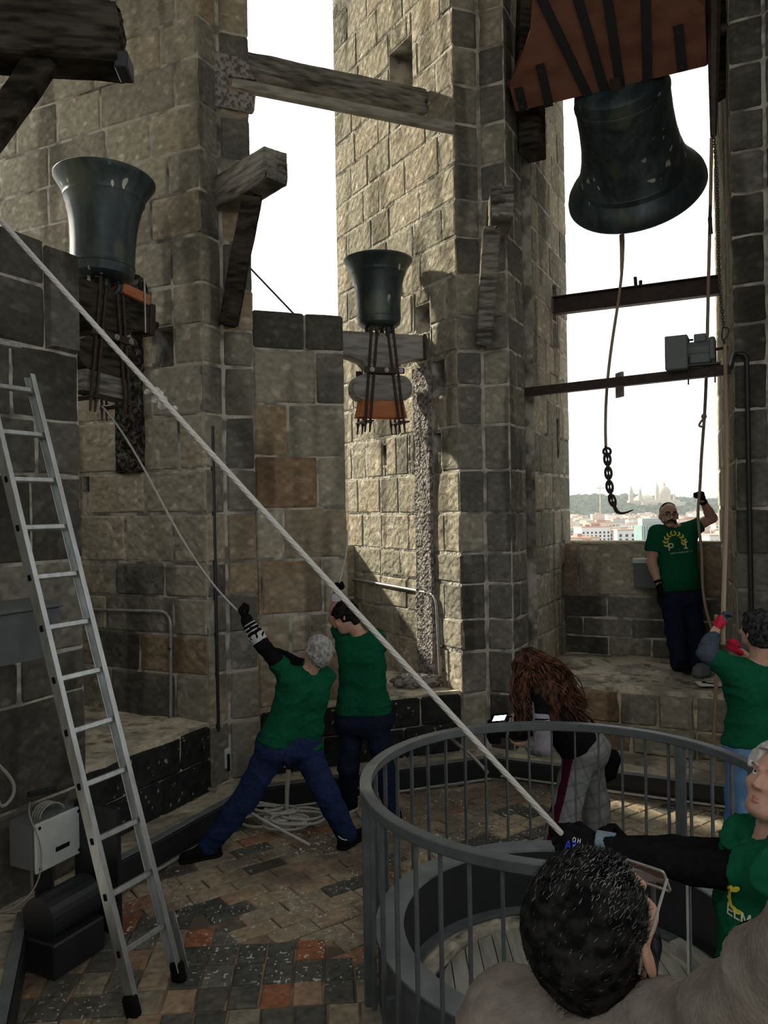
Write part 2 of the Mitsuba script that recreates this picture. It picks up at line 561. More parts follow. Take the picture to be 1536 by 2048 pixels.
lay('wall_left', e1R, f1R, -U1, Z_P1, tone_p1, 11, holes_p1, zmin=0.6, ext=(0.01, 0))
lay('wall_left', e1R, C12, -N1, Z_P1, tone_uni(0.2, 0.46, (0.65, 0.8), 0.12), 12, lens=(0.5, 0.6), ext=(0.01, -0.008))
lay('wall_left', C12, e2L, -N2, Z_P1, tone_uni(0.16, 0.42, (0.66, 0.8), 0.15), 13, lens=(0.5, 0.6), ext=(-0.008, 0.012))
lay('wall_left', e2L, f2L, U2, Z_P1, tone_uni(0.3, 0.55), 14, zmin=0.7)
# the dark worn channel down the jamb, where the bell's axle has been moved
put('worn_channel', jitter_mesh(hole_box(e1R, J1, -U1, (0.64, 0.93, 2.86, 4.02), 0.0).subdivide().subdivide().subdivide(), 0.03, 9, 3), 'grime', 'wall_left', label='dark rough worn channel')
arch = np.array([[0.15 * math.cos(a), 0.19 * math.sin(a)] for a in np.linspace(0, PI, 14)])
am = extrude(Polygon(arch), 0.02)
am.apply_transform(np.vstack([np.hstack([np.stack([v3(J1, 0), [0, 0, 1], v3(-U1, 0)], 1), v3(e1R + J1 * 0.72 - U1 * 0.006, 4.38)[:, None]]), [[0, 0, 0, 1]]]))
put('axle_recess', am, 'grime', 'wall_left', label='round dark axle recess')

# ---- middle pier between the second and the third opening
e2R, e3L = C23 - FACE * U2, C23 + FACE * U3
f2R, f3L = e2R + TH * N2 - 0.483 * U2, e3L + TH * N3
J2 = (f2R - e2R) / np.linalg.norm(f2R - e2R)
nJ2 = np.array([-J2[1], J2[0]])
nJ2 = nJ2 if nJ2 @ U2 < 0 else -nJ2
notch = [e3L + N3 * 0.50, e3L + N3 * 0.50 - U3 * 0.08, e3L + N3 * 0.84 - U3 * 0.08, e3L + N3 * 0.84]
holes_p2 = [(0.70, 1.15, 6.70, 7.35), (0.22, 0.43, 3.60, 3.95), (0.30, 0.42, 3.05, 3.24), (0.46, 0.72, 4.27, 4.56), (1.36, 1.43, 2.98, 3.2), (0.86, 0.90, 3.0, 3.14)]
holes_p3l = [(1.72, 1.9, 4.62, 5.05), (1.80, 1.90, 3.06, 3.5), (1.95, 2.15, 1.42, 1.8)]
core = prism([e2R, C23, e3L] + notch + [f3L, corner(86.5, AW + TH), f2R], -0.5, ZTOP)
core = minus(core, [hole_box(e2R, J2, nJ2, h, 0.4) for h in holes_p2] + [hole_box(e3L, N3, U3, h, 0.3) for h in holes_p3l])
put('wall_back', core, 'mortar', kind='structure', label='tall stone pier of the bell tower between the small bell and the great bell')
lay('wall_back', e2R, f2R, nJ2, Z_P2, tone_uni(0.47, 0.62, (0.3, 0.42), 0.15), 21, holes_p2, lens=(0.34, 0.72), zmin=0.6, ext=(0.01, 0))
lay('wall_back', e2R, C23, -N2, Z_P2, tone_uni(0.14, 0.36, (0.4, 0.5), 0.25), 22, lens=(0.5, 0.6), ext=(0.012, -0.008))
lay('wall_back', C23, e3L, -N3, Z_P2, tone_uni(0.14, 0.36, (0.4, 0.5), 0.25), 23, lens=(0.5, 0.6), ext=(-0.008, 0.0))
lay('wall_back', e3L, e3L + N3 * 0.50, U3, Z_P2, tone_uni(0.15, 0.34), 24, lens=(0.5, 0.6), zmin=0.6, ext=(0.0, 0))
lay('wall_back', e3L + N3 * 0.84, f3L, U3, Z_P2, tone_uni(0.32, 0.56), 25, [(a - 0.84, b - 0.84, c, d) for a, b, c, d in holes_p3l], lens=(0.3, 0.62), zmin=0.6)
cs = hole_box(e2R, J2, nJ2, (0.44, 0.72, 0.8, 3.92), -0.012)
put('cement_strip', jitter_mesh(cs.subdivide().subdivide().subdivide().subdivide(), 0.035, 9, 5), 'cement', 'wall_back', label='rough grey cement strip')

# ---- right pier
e3R, e4L = C34 - FACE * U3, C34 + FACE * U4
f3R, f4L = e3R + 2.4 * dirv(70.5), e4L + TH * N4
J3 = dirv(70.5)
nJ3 = np.array([-J3[1], J3[0]])
core = prism([e3R, C34, e4L, f4L, corner(41.5, AW + TH), f3R], -0.5, ZTOP)
put('wall_right', core, 'mortar', kind='structure', label='blue-grey stone pier at the right edge, right of the great bell')
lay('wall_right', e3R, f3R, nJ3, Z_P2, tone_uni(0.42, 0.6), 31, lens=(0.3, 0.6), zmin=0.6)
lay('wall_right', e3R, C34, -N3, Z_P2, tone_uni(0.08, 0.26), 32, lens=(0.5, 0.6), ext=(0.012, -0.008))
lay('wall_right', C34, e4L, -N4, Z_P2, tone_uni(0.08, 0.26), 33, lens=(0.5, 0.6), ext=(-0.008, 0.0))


# ---- the piers outside the picture, plain
def pier(deg, name):
    c = corner(deg)
    n_a, n_b = dirv(deg + 22.5), dirv(deg - 22.5)
    ua, ub = np.array([n_a[1], -n_a[0]]), np.array([n_b[1], -n_b[0]])
    pa, pb = c - FACE * ua, c + FACE * ub
    put(name, prism([pa, c, pb, pb + TH * n_b, corner(deg, AW + TH), pa + TH * n_a], -0.5, ZTOP), 'mortar', kind='structure')
    return pa, pb


e8, e1L = pier(176.5, 'wall_side')
for dg in (-3.5, -48.5, 221.5):
    pier(dg, 'wall_front')
lay('wall_side', C01, C01 + FACE * U1, -N1, Z_P1, tone_uni(0.1, 0.3), 41, lens=(0.5, 0.6))
for a in (199, 289):       # closed sides outside the picture
    n_, u_ = dirv(a), np.array([dirv(a)[1], -dirv(a)[0]])
    c_ = OC + n_ * (AW + 1.6)
    put('wall_front', prism([c_ - u_ * 1.3, c_ + u_ * 1.3, c_ + u_ * 1.3 + n_ * 0.4, c_ - u_ * 1.3 + n_ * 0.4], 0, 4.3 if a == 199 else 2.0), 'mortar', kind='structure')

# ---- ceiling and ground shell
oct_out = Polygon([corner(131.5 - 45 * k, AW + TH) for k in range(8)])
put('ceiling', extrude(oct_out, 0.5, ZTOP - 0.002), 'mortar', kind='structure')

# ---- floor of worn bricks
CUR = np.array([0.93, 4.14])          # centre of the stair railing
octf = Polygon([corner(131.5 - 45 * k, AF) for k in range(8)]).union(sbox(-0.7, -1.2, 2.2, 2.2))
well = Point(*CUR).buffer(1.0, 64)
put('floor', extrude(octf.buffer(0.5, join_style=2).difference(Point(*CUR).buffer(0.93, 64)), 0.3, -0.312), 'floor_mortar', kind='structure')


def tiles():
    cand = []
    split = lambda x, y: y > 4.62 - 0.42 * (x + 0.6)
    for zone, (ang, sx, sy) in enumerate(((35, 0.30, 0.15), (4, 0.165, 0.205))):
        R = rotz(math.radians(ang))[:2, :2]
        rng = rng_(50 + zone)
        for j in range(-40, 60):
            off = (0.5 if j % 2 else 0) * sx + rng.uniform(-0.03, 0.03) if zone == 0 else rng.uniform(-0.01, 0.01)
            for i in range(-30, 40):
                w = sx
                x0, y0 = i * sx + off, j * sy
                c = R @ np.array([x0 + w / 2, y0 + sy / 2]) + np.array([-1.0, 4.0])
                t, r2, dz, tl = rng.uniform(), rng.uniform(), rng.normal(0, 0.002), rng.normal(0, 0.006, 2)
                if split(*c) != (zone == 0):
                    continue
                pts = np.array([[x0, y0], [x0 + w, y0], [x0 + w, y0 + sy], [x0, y0 + sy]])
                g = 0.006
                pts = np.array([[x0 + g, y0 + g], [x0 + w - g, y0 + g], [x0 + w - g, y0 + sy - g], [x0 + g, y0 + sy - g]]) + rng.uniform(-0.004, 0.004, (4, 2))
                P = Polygon(pts @ R.T + np.array([-1.0, 4.0])).intersection(octf).difference(well)
                if P.is_empty or P.geom_type != 'Polygon' or P.area < 0.006:
                    continue
                cand.append((zone, P, t, r2, dz, tl, c))
    return cand


def tile_mesh(P, dz, tl, c):
    P2 = P.buffer(-0.006, join_style=2)
    if P2.is_empty or P2.geom_type != 'Polygon':
        return None
    P2 = P.simplify(0.004)
    a = np.array(P2.exterior.coords)[:-1]
    if shapely.LinearRing(P2.exterior.coords).is_ccw == False:
        a = a[::-1]
    cen = a.mean(0)
    b = cen + (a - cen) * (1 - 0.010 / np.maximum(np.linalg.norm(a - cen, axis=1, keepdims=True), 0.03))
    n = len(a)
    zt = dz + (b - c) @ tl
    V = np.vstack([np.c_[a, np.full(n, -0.02)], np.c_[a, zt - 0.006], np.c_[b, zt], [[*cen, zt.mean()]]])
    k, k2 = np.arange(n), (np.arange(n) + 1) % n
    F = [np.stack([k, k2, n + k2], 1), np.stack([k, n + k2, n + k], 1), np.stack([n + k, n + k2, 2 * n + k2], 1), np.stack([n + k, 2 * n + k2, 2 * n + k], 1),
         np.stack([2 * n + k, 2 * n + k2, k * 0 + 3 * n], 1)]
    return trimesh.Trimesh(V, np.vstack(F), process=False)


_t = []
for zone, P, t, r2, dz, tl, c in tiles():
    m = tile_mesh(P, dz, tl, c)
    if m is None:
        continue
    q = proj(np.array([[*c, 0]]))[0]
    if zone == 0:
        tone = 0.40 + 0.26 * t if t < 0.86 else (0.05 if t < 0.95 else 0.9)
    else:
        tone = 0.02 + 0.25 * t if t < 0.45 else 0.25 + 0.5 * (t - 0.45) / 0.55
        if t > 0.975:
            tone = 1.0
    vis = -40 < q[0] < 1576 and 1300 < q[1] < 2090 and c[1] > 1.0
    _t.append((vis, P.area / max(c[1], 0.5) ** 3, m, tone, r2))
_t.sort(key=lambda x: (not x[0], -x[1]))
for k, (vis, _, m, tone, r2) in enumerate(_t[:298]):
    put('tile', m, 'tile', 'floor', uv=np.tile([tone, r2], (len(m.vertices), 1)))
if len(_t) > 298:
    rest = _t[298:]
    put('paving', cat_m([x[2] for x in rest]), 'tile', 'floor', uv=np.vstack([np.tile([x[3], x[4]], (len(x[2].vertices), 1)) for x in rest]), kind='stuff')


# ---- raised rim round the floor with its black skirting, and the stone ledges in the openings
def rough_block(pts, z0, z1, size, amp, seed, sc=5):
    m = prism(pts, z0, z1)
    v, f = trimesh.remesh.subdivide_to_size(m.vertices, m.faces, size)
    m = trimesh.Trimesh(v, f)
    m.merge_vertices()
    d = meshkit.fbm(m.vertices * sc + seed, 3, seed) - 0.5
    n = m.vertex_normals
    top = m.vertices[:, 2] > z0 + 0.02
    m.vertices = m.vertices + n * (d * 2 * amp * top.astype(float))[:, None]
    return m


def side_pts(n, u, a0, a1, pad):
    h0, h1 = a0 * math.tan(PI / 8) + pad, a1 * math.tan(PI / 8) + pad
    return [OC + n * a0 - u * h0, OC + n * a0 + u * h0, OC + n * a1 + u * h1, OC + n * a1 - u * h1]


for k, (n_, u_, a1) in enumerate(((N1, U1, 3.1), (N2, U2, 3.1), (N3, U3, 3.5), (N4, U4, 3.1), (N8, dirv(109), 3.1))):
    put('kerb_step', rough_block(side_pts(n_, u_, AF + 0.012, a1, 0.0), -0.1, 0.185, 0.09, 0.018, 60 + k), 'ledge', kind='structure', smooth=40)
    h = AF * math.tan(PI / 8)
    p0, p1 = v3(OC + n_ * AF - u_ * h, 0.11), v3(OC + n_ * AF + u_ * h, 0.11)
    put('trim_%d' % (k + 1), bar(p0, p1, 0.024, 0.17, bev=0.006), 'black_metal', kind='structure')
    q0, q1 = v3(OC + n_ * (AF + 0.03) - u_ * h, 0.205), v3(OC + n_ * (AF + 0.03) + u_ * h, 0.205)
    put('edge_strip', bar(q0, q1, 0.06, 0.012, bev=0.003), 'steel_plate', 'trim_%d' % (k + 1))


def opening(n, a0, L0, R0, L1, R1):
    d = n * a0
    return [L0, R0, R1, L1]


def ledge(name, n, u, a0, z1, seed, mat='ledge'):
    s0 = AW * math.tan(PI / 8)
    w0 = 1.21 if a0 > 3.2 else 0.99
    pts = [OC + n * a0 - u * w0, OC + n * a0 + u * w0, OC + n * (a0 + 0.12) + u * s0 * 0.98, OC + n * (AW + TH) + u * (s0 + 0.5), OC + n * (AW + TH) - u * (s0 + 0.5), OC + n * (a0 + 0.12) - u * s0 * 0.98]
    return put(name, rough_block(pts, -0.2, z1, 0.11 if seed < 74 else 0.4, 0.028, seed, 4), mat, kind='structure', smooth=40)


ledge('sill_ledge', N1, U1, 2.985, 0.755, 71)
ledge('sill_ledge', N2, U2, 3.02, 0.755, 72)
ledge('sill_ledge', N3, U3, 3.36, 0.775, 73)
ledge('sill_ledge', N4, U4, 3.02, 0.76, 74)
ledge('sill_ledge', dirv(244), dirv(154), 3.02, 0.76, 75)
put('sill_ledge', prism([(-2.2, -2.0), (2.6, -2.0), (2.6, 0.45), (-1.2, 0.45)], -0.2, 0.76), 'ledge', kind='structure')
# masonry face of the right ledge, black painted faces of the two others
A3, B3 = OC + N3 * 3.36 - U3 * 1.22, OC + N3 * 3.36 + U3 * 1.2
lay('sill_ledge_002', A3, B3, -N3, [0.18, 0.44, 0.76], tone_uni(0.3, 0.55, (0.66, 0.86), 0.4), 76, lens=(0.3, 0.7), proud=(0.01, 0.05))
for k, (n_, u_, a_) in enumerate(((N1, U1, 2.985), (N2, U2, 3.02))):
    A_, B_ = OC + n_ * (a_ - 0.012) - u_ * 0.96, OC + n_ * (a_ - 0.012) + u_ * 0.96
    lay(['sill_ledge', 'sill_ledge_001'][k], A_, B_, -n_, [0.18, 0.46, 0.74], tone_uni(0.3, 0.5), 77 + k, lens=(0.5, 0.8), mat='black_wall', proud=(0.012, 0.03))

# ---- infill walls that narrow the first two openings
ZW2 = [0.755, 1.23, 1.57, 2.06, 2.52, 2.98, 3.45, 3.93, 4.27]
AI2 = 3.06
A2, B2 = OC + N2 * AI2 + (C12 - OC) @ U2 * U2 + 0.27 * U2, OC + N2 * AI2 + (C12 - OC) @ U2 * U2 + 1.10 * U2
put('infill_wall', rough_block([A2, B2, B2 + N2 * 0.55, A2 + N2 * 0.55], 0.7, 4.25, 0.5, 0.0, 3), 'mortar', kind='structure', label='brown stone infill wall under the sky behind the two pulling men')
rows2 = {0: [0.32], 1: [0.30], 2: [0.05, 0.6], 3: [0.25], 4: [0.57], 5: [0.31], 6: [0.57], 7: [0.47]}
tone2 = {0: (0.66, 0.7), 1: (0.68, 0.6), 2: (0.76, 0.78, 0.6), 3: (0.60, 0.66), 4: (0.88, 0.52), 5: (0.78, 0.45), 6: (0.45, 0.25), 7: (0.07, 0.06)}


def tone_w2(rng, s, z):
    r = int(np.searchsorted(ZW2, z)) - 1
    i = int(np.searchsorted(rows2[r], s))
    return tone2[r][min(i, len(tone2[r]) - 1)]


lay('infill_wall', A2, B2, -N2, ZW2, tone_w2, 81, joints=rows2, ext=(0, 0.012))
lay('infill_wall', B2, B2 + N2 * 0.55, U2, ZW2, tone_uni(0.3, 0.6), 82, lens=(0.6, 0.7))
lay('infill_wall', A2 + N2 * 0.55, B2 + N2 * 0.55, N2, ZW2, tone_uni(0.3, 0.6), 83)
AI1 = 2.88
A1 = OC + N1 * AI1 + (C01 - OC) @ U1 * U1 - 0.3 * U1
B1 = on_plane(158, 900, v3(-N1, 0), v3(OC + N1 * AI1, 0) @ v3(-N1, 0))[:2]
M1 = on_plane(86, 600, v3(-N1, 0), v3(OC + N1 * AI1, 0) @ v3(-N1, 0))[:2]
zt, zl = on_plane(86, 482, v3(-N1, 0), v3(OC + N1 * AI1, 0) @ v3(-N1, 0))[2], on_plane(125, 500, v3(-N1, 0), v3(OC + N1 * AI1, 0) @ v3(-N1, 0))[2]
key = put('infill_wall', to_tm(to_man(prism([A1, M1, M1 + N1 * 0.6, A1 + N1 * 0.6], 0.1, zt - 0.01)) + to_man(prism([M1 - U1 * 0.05, B1, B1 + N1 * 0.6, M1 + N1 * 0.6 - U1 * 0.05], 0.1, zl - 0.01))), 'mortar', kind='structure', label='dark stone infill wall behind the ladder')
ZW1 = [0.15, 0.72, 1.35, 1.62, 2.2, 2.75, 3.10, 3.55]


def tone_w1(rng, s, z):
    if 1.9 < z < 2.3:
        return rng.uniform(0.25, 0.8)
    return rng.uniform(0.04, 0.2)


lay(key, A1, B1, -N1, ZW1, tone_w1, 84, lens=(0.5, 0.8), ext=(0, 0.01))
lay(key, A1, M1, -N1, [3.55, 3.95, zt], tone_w1, 86, lens=(0.5, 0.8), ext=(0, 0.01))
lay(key, M1, B1, -N1, [3.55, zl], tone_w1, 87, lens=(0.5, 0.8), ext=(0, 0.01), proud=(0.02, 0.05))
lay(key, B1, B1 + N1 * 0.6, U1, ZW1 + [zl], tone_uni(0.1, 0.35), 85, lens=(0.6, 0.7))
lay(key, M1, M1 + N1 * 0.6, U1, [zl, zt], tone_uni(0.1, 0.35), 88, lens=(0.6, 0.7))

# ---- outer parapets
for k, (L_, R_, n_, u_, sd) in enumerate(((f2L, f2R, N2, U2, 91), (f3L, f3R, N3, U3, 92))):
    a_, b_ = L_ - n_ * 0.30 - u_ * 0.1, R_ - n_ * 0.30 + u_ * 0.1
    key = put('parapet_wall', prism([a_, b_, b_ + n_ * 0.3, a_ + n_ * 0.3], 0.5, 2.055), 'mortar', kind='structure',
              label=['low stone parapet glimpsed right of the brown infill wall', 'brown stone parapet behind the bearded man'][k])
    lay(key, a_, b_, -n_, [0.76, 0.98, 1.2, 1.46, 2.05], lambda rng, s, z: rng.uniform(0.64, 0.82) if z > 1.4 else rng.uniform(0.16, 0.42), sd, lens=(0.45, 0.8))
    lay(key, a_ + n_ * 0.3, b_ + n_ * 0.3, n_, [0.76, 1.2, 1.78, 2.06], tone_uni(0.4, 0.6), sd + 5, lens=(0.4, 0.7))
    capm = bar(v3(a_ + n_ * 0.15, 2.062), v3(b_ + n_ * 0.15, 2.062), 0.30, 0.04, bev=0.012)
    put('coping', jitter_mesh(capm, 0.004, 6), 'ledge', key)
a_, b_ = OC + N1 * (AW + TH - 0.3) - U1 * 1.3, OC + N1 * (AW + TH - 0.3) + U1 * 1.3
put('parapet_wall', prism([a_, b_, b_ + N1 * 0.3, a_ + N1 * 0.3], 0.5, 3.6), 'mortar', kind='structure')
for n_, u_ in ((N4, U4), (dirv(244), dirv(154))):
    a_, b_ = OC + n_ * (AW + TH - 0.3) - u_ * 1.1, OC + n_ * (AW + TH - 0.3) + u_ * 1.1
    put('parapet_wall', prism([a_, b_, b_ + n_ * 0.3, a_ + n_ * 0.3], 0.5, 2.055), 'mortar', kind='structure')
put('wall_front', prism([(-2.4, -2.4), (3.2, -2.4), (3.2, -2.0), (-2.4, -2.0)], -0.2, 2.05), 'mortar', kind='structure')
# ================================================================ stair railing and hatch in the middle of the floor
RR, ZR = 1.05, 1.10
t = thing('stair_railing', 'round dark grey steel railing with thin bars around the stairwell hatch', 'railing')


def ring(r0_, r1_, z0, z1, n=128, a0=0.0, a1=2 * PI):
    full = a1 - a0 > 2 * PI - 1e-6
    g = np.linspace(a0, a1, n, endpoint=not full)
    o = np.stack([np.cos(g), np.sin(g)], 1)
    if full:
        P = Polygon(o * r1_, [o[::-1] * r0_])
    else:
        P = Polygon(np.vstack([o * r1_, o[::-1] * r0_]))
    m = extrude(P, z1 - z0, z0)
    m.apply_translation([*CUR, 0])
    return m


hr = np.array([[RR - 0.026, ZR - 0.05], [RR + 0.026, ZR - 0.05], [RR + 0.03, ZR - 0.044], [RR + 0.03, ZR - 0.004], [RR + 0.025, ZR], [RR - 0.025, ZR], [RR - 0.03, ZR - 0.004], [RR - 0.03, ZR - 0.044], [RR - 0.026, ZR - 0.05]])
m = lathe(hr, 144)
m.apply_translation([*CUR, 0])
put('handrail', m, 'steel_dark', t, label='flat round handrail')
NB = 45
GP = [math.radians(38.5), math.radians(186)]
for k in range(NB):
    a = 2 * PI * (k + 0.35) / NB
    if min(abs((a - g + PI) % (2 * PI) - PI) for g in GP) < 0.06:
        continue
    p = np.array([CUR[0] + RR * math.cos(a), CUR[1] + RR * math.sin(a)])
    put('baluster', xf(rbox(0.012, 0.024, ZR - 0.045 - 0.07, 0.003), rotz(a + PI / 2), v3(p, (ZR - 0.045 + 0.07) / 2)), 'steel_dark', t)
for a in GP:
    p = np.array([CUR[0] + RR * math.cos(a), CUR[1] + RR * math.sin(a)])
    put('gate_post', xf(rbox(0.05, 0.05, ZR - 0.05, 0.004), rotz(a), v3(p, (ZR - 0.05) / 2)), 'steel_dark', t, label='thick square gate post')
ck = put('curb', ring(0.985, 1.0, -0.25, 0.335), 'steel_dark', t)
put('inner_wall', ring(0.87, 0.885, -0.28, 0.335), 'black_metal', ck)
put('cap_plate', ring(0.865, 1.012, 0.335, 0.347), 'steel_plate', ck, label='grey flat cap plate')
put('flange', ring(0.81, 0.87, -0.02, 0.0), 'steel_dark', ck)
for k in range(18):
    a = 2 * PI * (k + 0.2) / 18
    p = np.array([CUR[0] + 1.012 * math.cos(a), CUR[1] + 1.012 * math.sin(a)])
    if k % 2 == 0:
        put('bracket', xf(rbox(0.05, 0.03, 0.05, 0.003), rotz(a), v3(p + 0.012 * dirv(math.degrees(a)), 0.2)), 'steel_dark', t)
ht = thing('stair_hatch', 'round wooden plank hatch covering the stairwell inside the railing', 'hatch')
rng = rng_(5)
x = -0.72
while x < 0.72:
    w = 0.09 + rng.uniform(-0.006, 0.006)
    P = sbox(x + 0.003, -0.9, x + w - 0.003, 0.9).intersection(Point(0, 0).buffer(0.72, 48))
    if not P.is_empty and P.area > 0.01:
        m = extrude(P, 0.03, -0.08 + rng.uniform(-0.002, 0.002))
        m.apply_translation([CUR[0] + 0.03, CUR[1], 0])
        put('plank', m, 'deck_wood', ht)
    x += w
put('base', xf(cyl((0, 0, -0.16), (0, 0, -0.081), 0.87, 64), None, (*CUR, 0)), 'wood_dark', ht)
m = ring(0.725, 0.868, -0.16, -0.035, 96)
v, f = trimesh.remesh.subdivide_to_size(m.vertices, m.faces, 0.13)
m = trimesh.Trimesh(v, f)
put('masonry_border', jitter_mesh(m, 0.02, 8, 3), 'ledge', ht, label='broken brown masonry border')
put('rim_board', ring(0.74, 0.82, -0.04, 0.03, 24, math.radians(-18), math.radians(30)), 'deck_wood', ht, label='curved yellowish rim board')

# ================================================================ ladder
F1, F2 = at_z(268, 2032, 0.0), at_z(360, 1962, 0.0)
rd = unit(F2 - F1)
hd = unit(np.cross(np.array([0, 0, 1.0]), rd))
hd = hd if hd[0] < 0 else -hd


def solve2(P, d1, d2, px, py):
    """a, b with proj(P + a d1 + b d2) = pixel"""
    d = fwd * FPX + rightv * (px - 768) - upv * (py - 1024)
    s = np.linalg.solve(np.stack([d1, d2, -d], 1), EYE - P)
    return s[0], s[1]


sa, sb = solve2(F2, hd, np.array([0, 0, 1.0]), 62, 752)
ld = unit(hd * sa + np.array([0, 0, sb]))
LL = math.hypot(sa, sb)
nl = np.cross(rd, ld)
nl = nl if nl @ (EYE - F1) > 0 else -nl
t = thing('ladder', 'leaning aluminium ladder with black rubber feet against the dark left wall', 'ladder')
LW = np.linalg.norm(F2 - F1)
for k, F in enumerate((F1, F2)):
    L = LL + (0.0 if k else max(0.0, min(0.6, (AI1 - 0.05 - v3(N1, 0) @ (F + ld * LL - v3(OC, 0))) / (ld @ v3(N1, 0)))))
    s = -1 if k == 0 else 1
    parts = [bar(F + ld * 0.05, F + ld * L, 0.066, 0.008, rd, 0.002)]
    for e in (-1, 1):
        off = nl * (0.029 * e) - rd * (s * 0.013)
        parts.append(bar(F + ld * 0.05 + off, F + ld * L + off, 0.007, 0.03, rd, 0.002))
    stl = put('stile', cat_m(parts), 'aluminium', t)
    ft = bar(F - ld * 0.005, F + ld * 0.10, 0.085, 0.05, rd, 0.012)
    put('rubber_foot', ft, 'rubber', t, label='black rubber foot')
    if k == 0:
        for i in range(13):
            c = F + ld * (0.30 + 0.282 * i) + rd * (s * 0.005)
            put('slot', xf(rbox(0.022, 0.008, 0.034, 0.003), np.stack([nl, rd, ld], 1), c), 'rubber', t, label='dark rung end')
for i in range(13):
    c = 0.30 + 0.282 * i
    a, b = F1 + ld * c + rd * 0.0, F2 + ld * c
    if i == 12:
        b = F1 + ld * c + rd * 0.3
    put('rung', bar(a, b, 0.03, 0.03, ld, 0.004), 'aluminium', t)
hk = F2 + ld * 0.17 + nl * 0.03 + rd * 0.03
put('hook_bracket', cat_m([bar(hk - ld * 0.12, hk + ld * 0.17, 0.05, 0.006, rd, 0.002), bar(hk + ld * 0.17 - nl * 0.05, hk + ld * 0.17 + nl * 0.02, 0.03, 0.006, rd, 0.002)]), 'aluminium', t, label='bent catch bracket at the foot')


# ================================================================ bells
def bell_mesh(r, h, n=72, bow=False):
    """crown at z=0, mouth at z=-h, outer and inner skin"""
    o = np.array([[0.0, 0.02], [0.36, 0.02], [0.53, 0.0], [0.605, -0.035], [0.625, -0.09], [0.625, -0.12], [0.64, -0.125], [0.64, -0.145], [0.628, -0.155], [0.635, -0.35], [0.655, -0.50], [0.69, -0.62], [0.745, -0.73],
                  [0.785, -0.785], [0.798, -0.79], [0.80, -0.81], [0.805, -0.83], [0.86, -0.885], [0.915, -0.925], [0.965, -0.96], [1.0, -0.985], [1.0, -1.0], [0.985, -1.008]])
    if bow:
        o = np.vstack([o[:16], [[0.812, -0.835], [0.865, -0.858], [0.93, -0.892], [0.978, -0.935], [0.998, -0.975], [1.0, -1.0], [0.985, -1.012]]])
    i = np.array([[0.92, -0.985], [0.84, -0.90], [0.74, -0.80], [0.65, -0.65], [0.59, -0.45], [0.57, -0.2], [0.54, -0.08], [0.3, -0.04], [0.0, -0.035]])
    from scipy.interpolate import PchipInterpolator
    pts = np.vstack([o, i]) * np.array([r, h])
    return lathe(pts, n)


SB = 1.0


